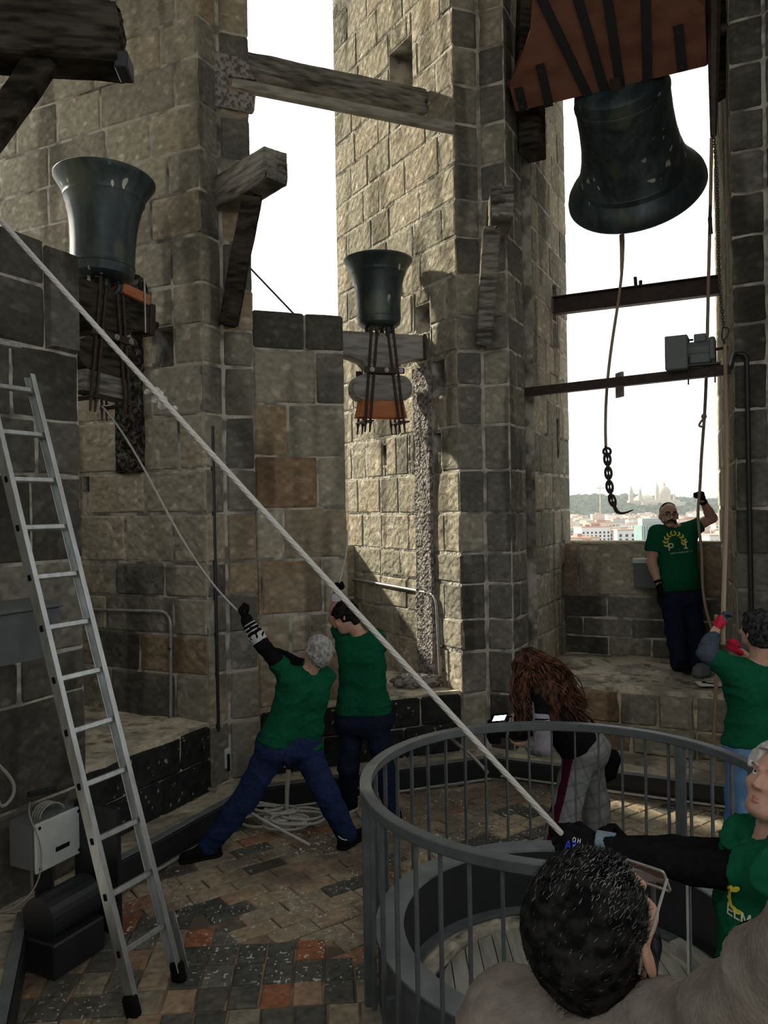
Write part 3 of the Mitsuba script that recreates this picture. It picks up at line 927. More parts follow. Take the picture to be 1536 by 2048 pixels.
def small_bell(name, label, c, u, n, r, h, wood_mat, wedge_mat, tilt=0.0):
    """inverted bell at rest: mouth up, yoke hanging below. c: centre of the yoke beam"""
    t = thing(name, label, 'bell')
    u3_, n3_ = v3(u, 0), v3(n, 0)
    R = np.stack([u3_, n3_, [0, 0, 1]], 1)
    if np.linalg.det(R) < 0:
        R[:, 1] *= -1
    R = R @ rotax([0, 1, 0], tilt)
    fl = np.diag([1, 1, -1.0])

    def place(m):
        return xf(m, R, c)
    b = bell_mesh(r, h)
    b.apply_transform(np.diag([1, 1, -1, 1.0]))
    b.invert()
    b.apply_translation([0, 0, 0.21])
    put('bell_body', place(b), 'bronze', t, smooth=35)
    can = []
    for k in range(6):
        a = k * PI / 3
        can.append(tube(spline([[0.10 * math.cos(a), 0.10 * math.sin(a), 0.215], [0.13 * math.cos(a), 0.13 * math.sin(a), 0.17], [0.07 * math.cos(a), 0.07 * math.sin(a), 0.10]], 8), 0.022, 7))
    put('canons', place(cat_m(can)), 'bronze', t, label='crown loops')
    prof = Polygon([(-0.46, 0.13), (0.46, 0.13), (0.46, -0.10), (0.33, -0.115), (0.22, -0.15), (0.15, -0.22), (0.15, -0.27), (-0.15, -0.27), (-0.15, -0.22), (-0.22, -0.15), (-0.33, -0.115), (-0.46, -0.10)])

    def slab(P, th, off=0.0):
        m = extrude(P, th, -th / 2 + off)
        m.apply_transform(np.array([[1, 0, 0, 0], [0, 0, -1, 0], [0, 1, 0, 0], [0, 0, 0, 1.0]]))
        return place(m)
    yk = put('yoke', slab(prof.buffer(-0.008).buffer(0.008), 0.19), wood_mat, t, label='painted wooden yoke beam')
    put('counterweight', slab(sbox(-0.19, -0.42, 0.19, -0.40).buffer(0.115), 0.2), wood_mat, t, label='rounded wooden counterweight block')
    put('wedge_block', slab(Polygon([(-0.21, -0.53), (0.21, -0.53), (0.25, -0.70), (-0.25, -0.70)]), 0.18), wedge_mat, t, label='trapezoid wooden end block')
    for s in (-1, 1):
        put('axle_plate', place(xf(rbox(0.06, 0.22, 0.26, 0.006), None, (s * 0.46, 0, 0.015))), 'rust', t)
        put('axle', place(cyl((s * 0.46, 0, 0.02), (s * 0.62, 0, 0.02), 0.03, 14)), 'rust', t)
    for s in (-1, 1):
        for q in (-1, 1):
            for e in (0.11, 0.05):
                a0 = np.array([s * e, q * 0.10, 0.20])
                a1 = np.array([s * (0.20 if e > 0.1 else 0.15), q * 0.125, -0.76])
                rod = put('tie_rod', place(tube([a0, a1, a1 + (a1 - a0) * 0.10], [0.013, 0.013, 0.007], 8)), 'rust', t, label='iron tie rod')
                put('nut', place(xf(cyl((0, 0, -0.01), (0, 0, 0.01), 0.017, 6), None, a1 + (a1 - a0) * 0.0)), 'rust', rod)
    for q in (-1, 1):
        cb = put('clamp_bar', place(xf(rbox(0.42, 0.02, 0.055, 0.004), None, (0, q * 0.135, -0.245))), 'rust', t, label='iron clamp bar with round bolts')
        for x in (-0.13, 0.02, 0.17):
            put('bolt', place(cat_m([cyl((x, q * 0.14, -0.245), (x, q * 0.155, -0.245), 0.024, 14), cyl((x, q * 0.155, -0.245), (x, q * 0.165, -0.245), 0.012, 8)])), 'galvanised', cb)
    for x in (-0.16, 0.19):
        put('end_plate', place(xf(rbox(0.10, 0.30, 0.014, 0.003), None, (x * 1.08, 0, -0.745))), 'rust', t)
    for s in (-1, 1):
        put('strap', place(xf(rbox(0.02, 0.02, 0.36, 0.003), None, (s * 0.03, 0.108, 0.0))), 'rust', t, label='iron strap')
    return t


c2 = at(759, 696, 8.0)
small_bell('inverted_bell', 'dark bronze bell resting mouth up on a pale wooden yoke beside the middle pier', c2, U2, N2, 0.345, 0.66, 'wood_white', 'wood_orange')
c1 = at(203, 615, 6.25)
tb = small_bell('inverted_bell', 'dark green bronze bell resting mouth up above the left wall', c1, U1, N1, 0.385, 0.80, 'wood_dark', 'wood_grey', 0.06)
# the orange packing board bolted over the left yoke
ob = at(262, 590, 6.45)
pk = put('packing_board', xf(rbox(0.30, 0.14, 0.085, 0.006), np.stack([unit(v3(U1, -0.12)), v3(N1, 0), unit(np.cross(unit(v3(U1, -0.12)), v3(N1, 0)))], 1), ob), 'wood_orange', tb, label='orange packing board')
for q in (-1, 1):
    pa = ob + v3(U1, 0) * 0.07 - v3(N1, 0) * (0.08 * q)
    put('threaded_rod', tube([pa + [0, 0, 0.14], pa + [0, 0, -0.30]], 0.008, 6), 'galvanised', pk)

# great bell, swung outwards
TB = math.radians(54)
gc = at(1238, 158, 7.36)
ax = math.sin(TB) * v3(N3, 0) - math.cos(TB) * np.array([0, 0, 1.0])       # towards the mouth
nf = -(math.cos(TB) * v3(N3, 0) + math.sin(TB) * np.array([0, 0, 1.0]))    # the yoke's face towards the floor
RB = np.stack([v3(U3, 0), np.cross(-ax, v3(U3, 0)), -ax], 1)
t = thing('great_bell', 'large dark bronze bell swung out in the right opening under a red wooden yoke', 'bell')
put('bell_body', xf(bell_mesh(0.685, 1.17, 96, True), RB, gc), 'bronze', t, smooth=35)
cl = gc + ax * 0.1
put('clapper', cat_m([tube([gc + ax * 0.15, gc + ax * 0.9 - np.array([0, 0, 0.12])], 0.03, 10), xf(trimesh.creation.icosphere(2, 0.085), None, gc + ax * 0.98 - np.array([0, 0, 0.14]))]), 'rust', t)


def on_yoke(P, th, off):
    m = extrude(P, th, off)
    M = np.eye(4)
    M[:3, 0], M[:3, 1], M[:3, 2] = v3(U3, 0), -ax, np.cross(v3(U3, 0), -ax)
    M[:3, 3] = gc
    m.apply_transform(M)
    return m


sgn = 1.0 if np.cross(v3(U3, 0), -ax) @ nf > 0 else -1.0
YP = Polygon([(-0.94, 0.02), (0.76, 0.02), (0.77, 0.50), (0.70, 0.60), (0.62, 1.02), (-0.54, 1.02), (-0.64, 0.70), (-0.82, 0.42), (-0.94, 0.28)])
yk = put('yoke', on_yoke(YP.buffer(-0.02).buffer(0.02), 0.36, -0.18), 'wood_red', t, label='red painted wooden yoke')
for xb, xt in ((-0.32, -0.50), (-0.13, -0.21), (0.04, 0.04), (0.33, 0.36)):
    P = shapely.LineString([(xb * 0.8, 0.0), (xt, 0.98)]).buffer(0.040, cap_style='flat')
    put('strap', on_yoke(P, 0.02, sgn * 0.18 - (0.0 if sgn > 0 else 0.02)), 'black_metal', yk, label='black iron strap')
for x0, z0, z1 in ((-0.62, 0.0, 0.40), (0.56, 0.03, 0.42), (-0.86, 0.02, 0.24)):
    s = put('side_plate', on_yoke(sbox(x0 - 0.04, z0, x0 + 0.04, z1), 0.02, sgn * 0.18 - (0.0 if sgn > 0 else 0.02)), 'black_metal', yk, label='short iron plate with bolts')
    for zb in (z0 + 0.05, z1 - 0.05):
        c = gc + v3(U3, 0) * x0 - ax * zb + nf * 0.2
        put('bolt', cyl(c, c + nf * 0.02, 0.017, 10), 'rust', s)
put('crown_bracket', on_yoke(sbox(-0.045, -0.14, 0.045, 0.12), 0.05, sgn * 0.19 - (0.0 if sgn > 0 else 0.05)), 'rust', t, label='iron crown bracket')
for s in (-1, 1):
    a0 = gc + v3(U3, 0) * (0.74 * s) - ax * 0.2
    put('axle', cyl(a0, a0 + v3(U3, 0) * (0.36 * s), 0.05, 16), 'rust', t)
# lever and wheel irons at the right end
la, lb = at(1428, -40, 6.75), at(1427, 272, 6.85)
put('ringing_lever', tube([la, la * 0.5 + lb * 0.5, lb], [0.062, 0.05, 0.028], 8), 'rust', t, label='brown tapering ringing lever')
put('end_board', bar(at(1442, -40, 6.95), at(1440, 200, 7.05), 0.10, 0.05), 'wood_dark', t, label='dark end board')
put('end_iron', bar(at(1408, -30, 6.9), at(1412, 128, 6.95), 0.06, 0.05), 'black_metal', t)
bb = at(1064, 250, 7.95)
t = put('bearing_block', xf(rbox(0.20, 0.3, 0.62, 0.01), rotz(math.radians(-26)), bb), 'wood_dark', label='dark wooden bearing block on the middle pier below the red yoke', cat='bearing block')
t = put('corner_post', bar(at(1052, -30, 7.75), at(1046, 165, 7.75), 0.14, 0.14, bev=0.01), 'wood_dark', label='dark upright timber on the pier left of the red yoke', cat='post')


# ================================================================ timbers
def timber(a, b, w, h, mat, seed, hint=(0, 0, 1), amp=0.012, taper=1.0):
    L = np.linalg.norm(np.asarray(b) - a)
    m = rbox(w, h, L, 0.012)
    v, f = trimesh.remesh.subdivide_to_size(m.vertices, m.faces, max(0.07, L / 22))
    m = trimesh.Trimesh(v, f)
    z = m.vertices[:, 2] / L
    d = meshkit.fbm(np.c_[m.vertices[:, 0] * 14, m.vertices[:, 1] * 14, m.vertices[:, 2] * 3] + seed, 3, seed) - 0.5
    m.vertices = m.vertices + m.vertex_normals * (2 * amp * d)[:, None]
    m.vertices[:, 2] += (np.abs(z) > 0.49) * (meshkit.noise(m.vertices * 40, seed) - 0.5) * 0.05
    return xf(m, frame(np.asarray(b) - a, hint), (np.asarray(a) + b) / 2)


def corbel(c, deg, endpx, endd, w, h, L, name, label, mat, brace_px, brace_mat, seed):
    """a timber cantilevered from a pier's corner, with its diagonal brace"""
    e = at(*endpx, endd)
    d = unit(v3(corner(deg), 0) - v3(OC, 0))
    t = put(name, timber(e + d * L, e, w, h, mat, seed), mat, label=label, cat='timber beam')
    (bx, by, bd), (fx, fy, fd) = brace_px
    put('brace', timber(at(bx, by, bd), at(fx, fy, fd), 0.13, 0.15, brace_mat, seed + 1, hint=(1, 0, 0)), brace_mat, t, label='diagonal timber brace')
    return t


corbel(C12, 131.5, (552, 332), 6.30, 0.22, 0.27, 0.78, 'bracket_beam', 'grey weathered beam end on a diagonal brace left of the first sky opening', 'wood_grey', ((505, 390, 6.45), (456, 650, 6.78)), 'wood_dark', 3)
corbel(C23, 86.5, (1006, 402), 7.0, 0.20, 0.27, 0.75, 'bracket_beam', 'short pale beam end with a brace on the middle pier', 'wood_grey', ((984, 455, 7.2), (966, 690, 7.55)), 'wood_grey', 5)
tl = put('hoist_beam', timber(at(-150, 55, 4.0), at(243, 88, 4.15), 0.24, 0.30, 'wood_dark', 8), 'wood_dark', label='dark split beam with iron end at the upper left corner', cat='timber beam')
put('brace', timber(at(96, 110, 4.05), at(-60, 330, 4.25), 0.13, 0.13, 'wood_dark', 9, hint=(1, 0, 0)), 'wood_dark', tl, label='diagonal timber brace')
put('iron_end', xf(rbox(0.07, 0.16, 0.09, 0.008), rotz(0.1), at(248, 134, 4.12)), 'black_metal', tl, label='iron end fitting')

a_, b_ = at(488, 138, 7.25), at(832, 206, 8.0)
put('cross_beam', timber(a_, b_ + (b_ - a_) * 0.04, 0.20, 0.22, 'wood_grey', 12), 'wood_grey', label='old wooden beam across the top of the middle sky opening', cat='timber beam')
a_, b_ = at(462, 168, 6.93), at(907, 257, 7.50)
put('tie_bar', bar(a_, b_, 0.075, 0.085), 'wood_pale', label='thin pale bar crossing just below the old wooden beam', cat='bar')
pa = at(463, 172, 6.90)
pm = Polygon([(-0.17, -0.16), (0.15, -0.18), (0.18, 0.05), (0.10, 0.2), (-0.12, 0.22), (-0.2, 0.05)]).buffer(0.04).difference(sbox(-0.03, -0.05, 0.3, 0.07))
m = extrude(pm, 0.03)
m.apply_transform(np.array([[U2[0], 0, -N2[0], pa[0]], [U2[1], 0, -N2[1], pa[1]], [0, 1, 0, pa[2]], [0, 0, 0, 1.0]]))
put('plaster_patch', jitter_mesh(m.subdivide().subdivide(), 0.008, 12), 'cement', 'wall_left', label='pale plaster patch round the bar end')

# steel beams across the right opening
p0, p1 = e3L + N3 * 1.75, e3R + (f3R - e3R) * 0.74
a_, b_ = v3(p0, 4.78), v3(p1, 4.78)
ib = [bar(a_, b_, 0.012, 0.18, bev=0.002)] + [bar(a_ + [0, 0, s * 0.092], b_ + [0, 0, s * 0.092], 0.11, 0.014, bev=0.003) for s in (-1, 1)]
t = put('steel_beam', cat_m(ib), 'rust', label='rusty steel I-beam across the right opening below the great bell', cat='steel beam')
q = at(1276, 572, 8.75)
put('lug', cat_m([bar(q + [-0.015, 0, -0.12], q + [-0.03, 0, 0.10], 0.025, 0.03), bar(q + [0.02, 0, -0.12], q + [0.03, 0, 0.06], 0.025, 0.03)]), 'rust', t, label='small forked lug')
p0, p1 = e3L + N3 * 0.68, e3R + (f3R - e3R) * 0.12
a_, b_ = v3(p0, 3.665) - 0.1 * v3(U3, 0), v3(p1, 3.665) + 0.05 * v3(U3, 0)
t = put('mounting_bar', bar(a_, b_, 0.09, 0.085, bev=0.006), 'rust', label='thin rusty bar with a motor on it across the right opening', cat='steel bar')
put('wall_plate', bar(a_ + v3(U3, -0.12) * 1.0, a_ + v3(U3, 0.12), 0.12, 0.03), 'galvanised', t)


def along(px, y_off, z):
    """point on the mounting bar's line seen at pixel column px"""
    d = fwd * FPX + rightv * (px - 768) - upv * (750 - 1024)
    l = b_ - a_
    s = (d[0] * a_[1] - d[1] * a_[0]) / (d[1] * l[0] - d[0] * l[1])
    return a_ + l * s + np.array([0, 0, z - 3.665])


Rm = np.stack([v3(U3, 0), v3(N3, 0), [0, 0, 1]], 1)
t = thing('bell_motor', 'grey electric hammer motor with a square box bolted on the thin rusty bar', 'motor')
mc = along(1402, 0, 3.86)
put('control_box', xf(rbox(0.19, 0.22, 0.30, 0.008), Rm, along(1357, 0, 3.845) - v3(N3, 0) * 0.06), 'grey_plastic', t, label='grey square box')
mb = put('motor_body', cat_m([xf(cyl((-0.13, 0, 0), (0.1, 0, 0), 0.085, 20), Rm, mc), xf(rbox(0.18, 0.15, 0.12, 0.01), Rm, mc - [0, 0, 0.06]), xf(rbox(0.05, 0.2, 0.2, 0.01), Rm, mc + v3(U3, 0) * 0.10)]), 'grey_plastic', t)
put('terminal_box', xf(rbox(0.10, 0.10, 0.07, 0.006), Rm, mc + [0.0, 0, 0.11]), 'grey_plastic', t)
put('shaft', xf(tube([[0.1, 0, 0], [0.17, 0, 0.005], [0.21, 0, 0.008], [0.225, 0, 0.008]], [0.013, 0.013, 0.02, 0.008], 10), Rm, mc), 'rust', t)
put('foot_plate', xf(rbox(0.32, 0.2, 0.02, 0.003), Rm, mc - [0, 0, 0.135]), 'black_metal', t)
for x in (-0.10, 0.12):
    put('bolt', xf(cyl((x, -0.07, -0.30), (x, -0.07, -0.12), 0.006, 8), Rm, mc), 'rust', t)
put('flex_lead', xf(tube(spline([[-0.17, 0, 0.06], [-0.12, 0, 0.10], [-0.06, 0, 0.105]], 10), 0.008, 8), Rm, mc), 'rubber', t, label='black lead')

# ================================================================ ropes, chains
rp = at(1124, 1668, 2.55)
rq = at(-60, 372, 2.95)
mid = (rp + rq) / 2 - np.array([0, 0, 0.012])
t = put('pulling_rope', tube(spline([rq, mid, rp], 60), 0.0098, 10), 'rope_white', smooth=True, label='long taut white rope slanting across the room to the black glove', cat='rope')
kc = at(315, 795, 2.85)
kd = unit(rp - rq)
kf = frame(kd)
kn = [xf(torus(0.019, 0.0105, 20, 8), kf @ rotax([1, 0, 0], 0.5), kc - kd * 0.03), xf(torus(0.019, 0.0105, 20, 8), kf @ rotax([0, 1, 0], 0.7), kc), xf(torus(0.018, 0.0105, 20, 8), kf @ rotax([1, 0, 0], -0.6), kc + kd * 0.03),
      tube(spline([kc + kd * 0.02 + kf[:, 0] * 0.02, kc + kd * 0.05 + kf[:, 0] * 0.03, kc + kd * 0.075 + kf[:, 1] * 0.02], 10), 0.0115, 8)]
put('knot', cat_m(kn), 'rope_white', t, smooth=True, label='rope knot')
ra, rb = at(204, 812, 6.3), at(452, 1198, 5.75)
put('thin_rope', tube(spline([ra, (ra + rb) / 2 - [0, 0, 0.02], rb, at(476, 1222, 5.72)], 30), 0.0075, 7), 'rope_white', smooth=True, label='thin rope from the left bell to the gloves of the grey-haired man', cat='rope')
# clapper rope and chain
ca = at(1243, 430, 8.15)
cb_ = at(1212, 900, 7.9)
t = put('clapper_rope', tube(spline([ca, at(1242, 560, 8.1), at(1222, 700, 8.0), at(1213, 790, 7.95), cb_], 40), 0.014, 8), 'rope_tan', smooth=True, label='rope hanging from the great bell down to a rusty chain', cat='rope')
put('splice', tube([at(1243, 470, 8.15), at(1244, 510, 8.12), at(1243, 552, 8.1)], [0.022, 0.02, 0.014], 8), 'rope_tan', t)


def link(c, d, roll, R, r, mat=None):
    m = torus(R * 0.62, r, 16, 6)
    m.vertices = m.vertices * np.array([1, 1.75, 1])
    F = frame(d)
    M = np.stack([F[:, 0] * math.cos(roll) + F[:, 1] * math.sin(roll), d, np.cross(F[:, 0] * math.cos(roll) + F[:, 1] * math.sin(roll), d)], 1)
    return xf(m, M, c)


def chain(name, label, pts, R, r, mat='rust', every=1.6, stuff=False, group=None):
    p = spline(pts, 200)
    s = np.r_[0, np.cumsum(np.linalg.norm(np.diff(p, axis=0), axis=1))]
    n = int(s[-1] / (R * every))
    t = thing(name, label, 'chain', group)
    ms = []
    for k in range(n):
        q = np.array([np.interp((k + 0.5) / n * s[-1], s, p[:, i]) for i in range(3)])
        d = unit(np.array([np.interp(min((k + 0.8) / n * s[-1], s[-1]), s, p[:, i]) for i in range(3)]) - np.array([np.interp((k + 0.2) / n * s[-1], s, p[:, i]) for i in range(3)]))
        ms.append(link(q, d, (k % 2) * PI / 2 + 0.5, R, r))
    if stuff:
        put('links', cat_m(ms), mat, t, smooth=True, kind='stuff')
    else:
        for m in ms:
            put('link', m, mat, t, smooth=True)
    return t


tc = chain('hook_chain', 'rusty chain ending in a hook, hanging before the city view', [at(1212, 898, 7.9), at(1217, 950, 7.9), at(1222, 990, 7.9), at(1232, 1020, 7.9)], 0.047, 0.012, every=1.4)
put('ring', xf(torus(0.035, 0.012, 16, 8), frame((0.4, 1, 0.2)), at(1214, 903, 7.9)), 'rust', tc)
put('hook', tube(spline([at(1232, 1018, 7.9), at(1240, 1026, 7.9), at(1252, 1025, 7.9), at(1266, 1020, 7.9)], 16), np.linspace(0.016, 0.006, 16), 8), 'rust', tc, smooth=True, label='bent hook')
# rope to the bearded man's raised hand
HB = at(1399, 985, 8.0)
r1 = spline([at(1423, 275, 6.9), at(1421, 400, 7.1), at(1417, 560, 7.3), at(1414, 700, 7.5), at(1409, 830, 7.7), at(1402, 930, 7.95), HB, at(1396, 1030, 8.02), at(1403, 1100, 7.95), at(1406, 1180, 7.9), at(1418, 1240, 7.85), at(1436, 1290, 7.8)], 90)
t = put('bell_rope', tube(r1, 0.014, 8), 'rope_tan', smooth=True, label='loose brown rope with a looped knot, held up by the bearded man', cat='rope')
kq = at(1408, 833, 7.68)
put('loop', cat_m([tube(spline([kq, kq + [-0.03, 0, -0.05], kq + [-0.045, 0, -0.09], kq + [-0.015, 0, -0.095], kq + [0.0, 0, -0.04], kq], 20), 0.010, 7), trimesh.creation.icosphere(2, 0.026).apply_translation(kq)]), 'rope_tan', t, smooth=True, label='knotted loop')
put('shackle', tube(spline([at(1422, 395, 7.1), at(1420, 425, 7.12), at(1422, 468, 7.15)], 10), [0.01] * 5 + [0.018] * 5, 8), 'rust', t)
tw = chain('lever_chain', 'thin chain hanging from the ringing lever beside the right pier', [at(1427, 272, 6.85), at(1436, 450, 6.8), at(1446, 640, 6.75), at(1448, 655, 6.74)], 0.017, 0.0035, every=1.5, stuff=True)
put('snap_hook', cat_m([tube(spline([at(1447, 652, 6.74), at(1444, 665, 6.74), at(1446, 680, 6.74), at(1451, 676, 6.74), at(1449, 655, 6.74)], 16), 0.006, 6), bar(at(1448, 680, 6.74), at(1450, 694, 6.74), 0.02, 0.012)]), 'rust', tw, label='snap hook')
put('pull_rope', tube(spline([at(1450, 690, 6.74), at(1453, 900, 6.3), at(1451, 1080, 5.8), at(1447, 1210, 5.42), at(1446, 1290, 5.3)], 40), 0.0165, 8), 'rope_tan', smooth=True, label='thick straight rope beside the right pier, going down to the red gloves', cat='rope')
put('hanging_rope', tube(spline([at(1432, 1230, 6.6), at(1434, 1300, 6.5), at(1430, 1420, 6.6), at(1428, 1520, 6.7), at(1432, 1600, 6.55), at(1438, 1640, 6.4)], 40), 0.016, 8), 'rope_tan', smooth=True, label='brown rope end hanging over the right ledge to the floor', cat='rope')

# coil of rope on the floor behind the grey-haired man
rng = rng_(17)
cc = at_z(575, 1648, 0.02)
ps = []
for k in range(11):
    a0 = rng.uniform(0, 2 * PI)
    R = rng.uniform(0.08, 0.17)
    q = cc + np.array([rng.uniform(-0.18, 0.16), rng.uniform(-0.12, 0.12), 0.012 + 0.008 * k])
    for j in range(9):
        a = a0 + j * 2 * PI / 9
        ps.append(q + np.array([R * 1.3 * math.cos(a), R * 0.9 * math.sin(a), rng.uniform(0, 0.012)]))
ps.append(at_z(620, 1690, 0.012))
put('rope_coil', tube(spline(ps, 420), 0.0115, 6), 'rope_white', smooth=True, label='loose heap of white rope coiled on the floor behind the grey-haired man', cat='rope')
g = [at_z(575, 1640, 0.02), at_z(575, 1640, 0.02) + [0, 0.02, 0.25], at(577, 1540, 6.45)]
put('loose_strap', tube(spline(g, 12), np.linspace(0.014, 0.022, 12), 6), 'rope_white', label='pale strap hanging down to the rope heap', cat='strap')
g = [at(712, 1520, 6.6), at(705, 1560, 6.5), at_z(722, 1585, 0.05), at_z(716, 1608, 0.015), at_z(718, 1630, 0.015), at_z(730, 1640, 0.015)]
put('loose_cable', tube(spline(g, 30), 0.011, 7), 'cable_grey', smooth=True, label='grey cable lying on the floor beside the white shoe', cat='cable')


# ================================================================ conduits and electrical boxes
def pipe(name, label, pts, r, mat, bend=0.09, cat='pipe', parent=None):
    p = [np.asarray(q, float) for q in pts]
    out = [p[0]]
    for i in range(1, len(p) - 1):
        a, b = unit(p[i - 1] - p[i]), unit(p[i + 1] - p[i])
        bd = min(bend, 0.45 * np.linalg.norm(p[i - 1] - p[i]), 0.45 * np.linalg.norm(p[i + 1] - p[i]))
        for s in np.linspace(0, 1, 8):
            out.append((1 - s) ** 2 * (p[i] + a * bd) + 2 * s * (1 - s) * p[i] + s * s * (p[i] + b * bd))
    out.append(p[-1])
    return put(name, tube(out, r, 10), mat, parent, smooth=40, label=label, cat=None if parent else cat)


def pj1(px, py, off=0.03):      # on the left pier's jamb
    return on_plane(px, py, v3(-U1, 0), v3(e1R, 0) @ v3(-U1, 0) + off)


t = pipe('conduit', 'bent metal conduit running down the left pier behind the ladder', [pj1(165, 1219), pj1(341, 1223), pj1(342, 1520), pj1(360, 1560, 0.05) + [0.03, -0.1, 0], at_z(432, 1580, 0.22)], 0.0145, 'galvanised', 0.13, 'conduit')
for y in (1297, 1435):
    q = pj1(342, y, 0.02)
    put('clip', xf(rbox(0.05, 0.03, 0.018, 0.003), rotz(math.radians(64)), q), 'rust', t)


def pj2(px, py, off=0.03):      # on the middle pier's left jamb
    return on_plane(px, py, v3(nJ2, 0), v3(e2R, 0) @ v3(nJ2, 0) + off)


t = pipe('conduit', 'bent metal conduit on the sunlit middle pier, right of the brown infill wall', [pj2(694, 1156), pj2(872, 1188), pj2(886, 1462), at(905, 1480, 7.4), at(945, 1512, 7.1), at_z(975, 1545, 0.23)], 0.016, 'galvanised', 0.14, 'conduit')
for y in (1292, 1340, 1400):
    put('clip', xf(rbox(0.05, 0.03, 0.018, 0.003), rotz(math.radians(120)), pj2(884, y, 0.02)), 'rust', t)
pipe('conduit', 'dark blue conduit with an elbow on the right pier', [on_plane(1462, 735, v3(nJ3, 0), v3(e3R, 0) @ v3(nJ3, 0) + 0.05), v3(e3R, 0) * [1, 1, 0] + [-0.03, -0.06, on_plane(1470, 708, v3(-N3, 0), v3(C34, 0) @ v3(-N3, 0) + 0.05)[2]],
                                                        on_plane(1493, 708, v3(-N3, 0), v3(C34, 0) @ v3(-N3, 0) + 0.05), on_plane(1503, 1240, v3(-N3, 0), v3(C34, 0) @ v3(-N3, 0) + 0.05)], 0.02, 'black_metal', 0.08, 'conduit')
a_, b_ = on_plane(424, 852, v3(-N2, 0), v3(C12, 0) @ v3(-N2, 0) + 0.12), on_plane(436, 1462, v3(-N2, 0), v3(C12, 0) @ v3(-N2, 0) + 0.12)
put('iron_rod', tube([a_, b_], 0.018, 8), 'black_metal', label='thin dark iron rod standing against the corner of the left pier', cat='rod')
pipe('floor_pipe', 'thin pipe along the foot of the back wall', [v3(OC + N2 * (AF - 0.05) - U2 * 1.0, 0.03), v3(OC + N2 * (AF - 0.05) + U2 * 1.06, 0.03)], 0.012, 'galvanised')
pipe('floor_pipe', 'thin pipe along the foot of the wall below the bearded man', [v3(OC + N3 * (AF - 0.05) - U3 * 1.0, 0.06), v3(OC + N3 * (AF - 0.05) + U3 * 1.06, 0.06)], 0.012, 'galvanised')
pipe('floor_pipe', 'thin pipe along the foot of the left wall behind the ladder', [v3(OC + N1 * (AF - 0.05) - U1 * 1.06, 0.03), v3(OC + N1 * (AF - 0.05) + U1 * 1.0, 0.03)], 0.012, 'galvanised')
# handrail of thin tube behind the ropes on the right ledge
pipe('tube_rail', 'bent thin metal tube rail on the right ledge behind the ropes', [at(1400, 1154, 9.0), at(1462, 1156, 8.8), at(1480, 1200, 7.3), at(1478, 1330, 7.3)], 0.014, 'galvanised', 0.05, 'rail')

# switch box at the foot of the left pier
c = on_plane(450, 1516, v3(-N2, 0), v3(C12, 0) @ v3(-N2, 0) + 0.04)
R_ = np.stack([v3(U2, 0), v3(N2, 0), [0, 0, 1]], 1)
t = put('switch_box', xf(rbox(0.085, 0.06, 0.17, 0.006), R_, c), 'box_white', label='small pale grey switch box at the foot of the left pier', cat='switch box')
put('lever', xf(rbox(0.022, 0.03, 0.14, 0.004), R_, c + v3(U2, 0) * 0.025 - v3(N2, 0) * 0.035 - [0, 0, 0.03]), 'rubber', t, label='black lever')

# junction box on the left with its leads
RJ = np.stack([v3(U1, 0), v3(N1, 0), [0, 0, 1]], 1)
jc = OC + N1 * 2.50
q = on_plane(117, 1678, v3(-N1, 0), v3(jc, 0) @ v3(-N1, 0))
t = thing('junction_box', 'grey junction box with a white cover beside the foot of the ladder', 'electrical box')
put('case', xf(rbox(0.32, 0.20, 0.27, 0.01), RJ, q + v3(N1, 0) * 0.12), 'grey_plastic', t)
cv = put('cover', xf(rbox(0.33, 0.02, 0.28, 0.006), RJ, q), 'box_white', t, label='white cover plate')
for s in np.ndindex(2, 2):
    o = q + v3(U1, 0) * (0.14 * (2 * s[0] - 1)) + np.array([0, 0, 0.115 * (2 * s[1] - 1)]) - v3(N1, 0) * 0.01
    put('screw', cyl(o, o - v3(N1, 0) * 0.005, 0.009, 10), 'rubber', cv)
put('badge', xf(rbox(0.10, 0.006, 0.026, 0.002), RJ, q - v3(N1, 0) * 0.011 + v3(U1, 0) * 0.02 - [0, 0, 0.05]), 'rubber', cv, label='dark oblong badge')
put('stand', bar(q + v3(N1, 0) * 0.12 - [0, 0, 0.13], v3(q[:2] + N1 * 0.12, 0.0), 0.09, 0.09), 'black_metal', t)
for k in range(4):
    o = q + v3(N1, 0) * (0.06 + 0.02 * k) - v3(U1, 0) * 0.08 + np.array([0, 0, 0.13])
    put('lead', tube(spline([o, o + v3(U1, 0) * 0.05 + [0, 0, 0.06], o + v3(U1, 0) * 0.13 + [0, 0, 0.055], o + v3(U1, 0) * 0.18 + [0, 0, 0.0]], 12), 0.006, 6), 'cable_grey', t, smooth=True)
g = [on_plane(60, 1605, v3(-N1, 0), v3(jc, 0) @ v3(-N1, 0) - 0.1), on_plane(66, 1650, v3(-N1, 0), v3(jc, 0) @ v3(-N1, 0) + 0.03), on_plane(80, 1690, v3(-N1, 0), v3(jc, 0) @ v3(-N1, 0) + 0.03), on_plane(72, 1770, v3(-N1, 0), v3(jc, 0) @ v3(-N1, 0) + 0.05), on_plane(20, 1818, v3(-N1, 0), v3(jc, 0) @ v3(-N1, 0) + 0.06), on_plane(-30, 1822, v3(-N1, 0), v3(jc, 0) @ v3(-N1, 0) + 0.06)]
put('hanging_lead', tube(spline(g, 30), 0.004, 6), 'cable_grey', t, smooth=True, label='thin pale lead hanging over the cover')

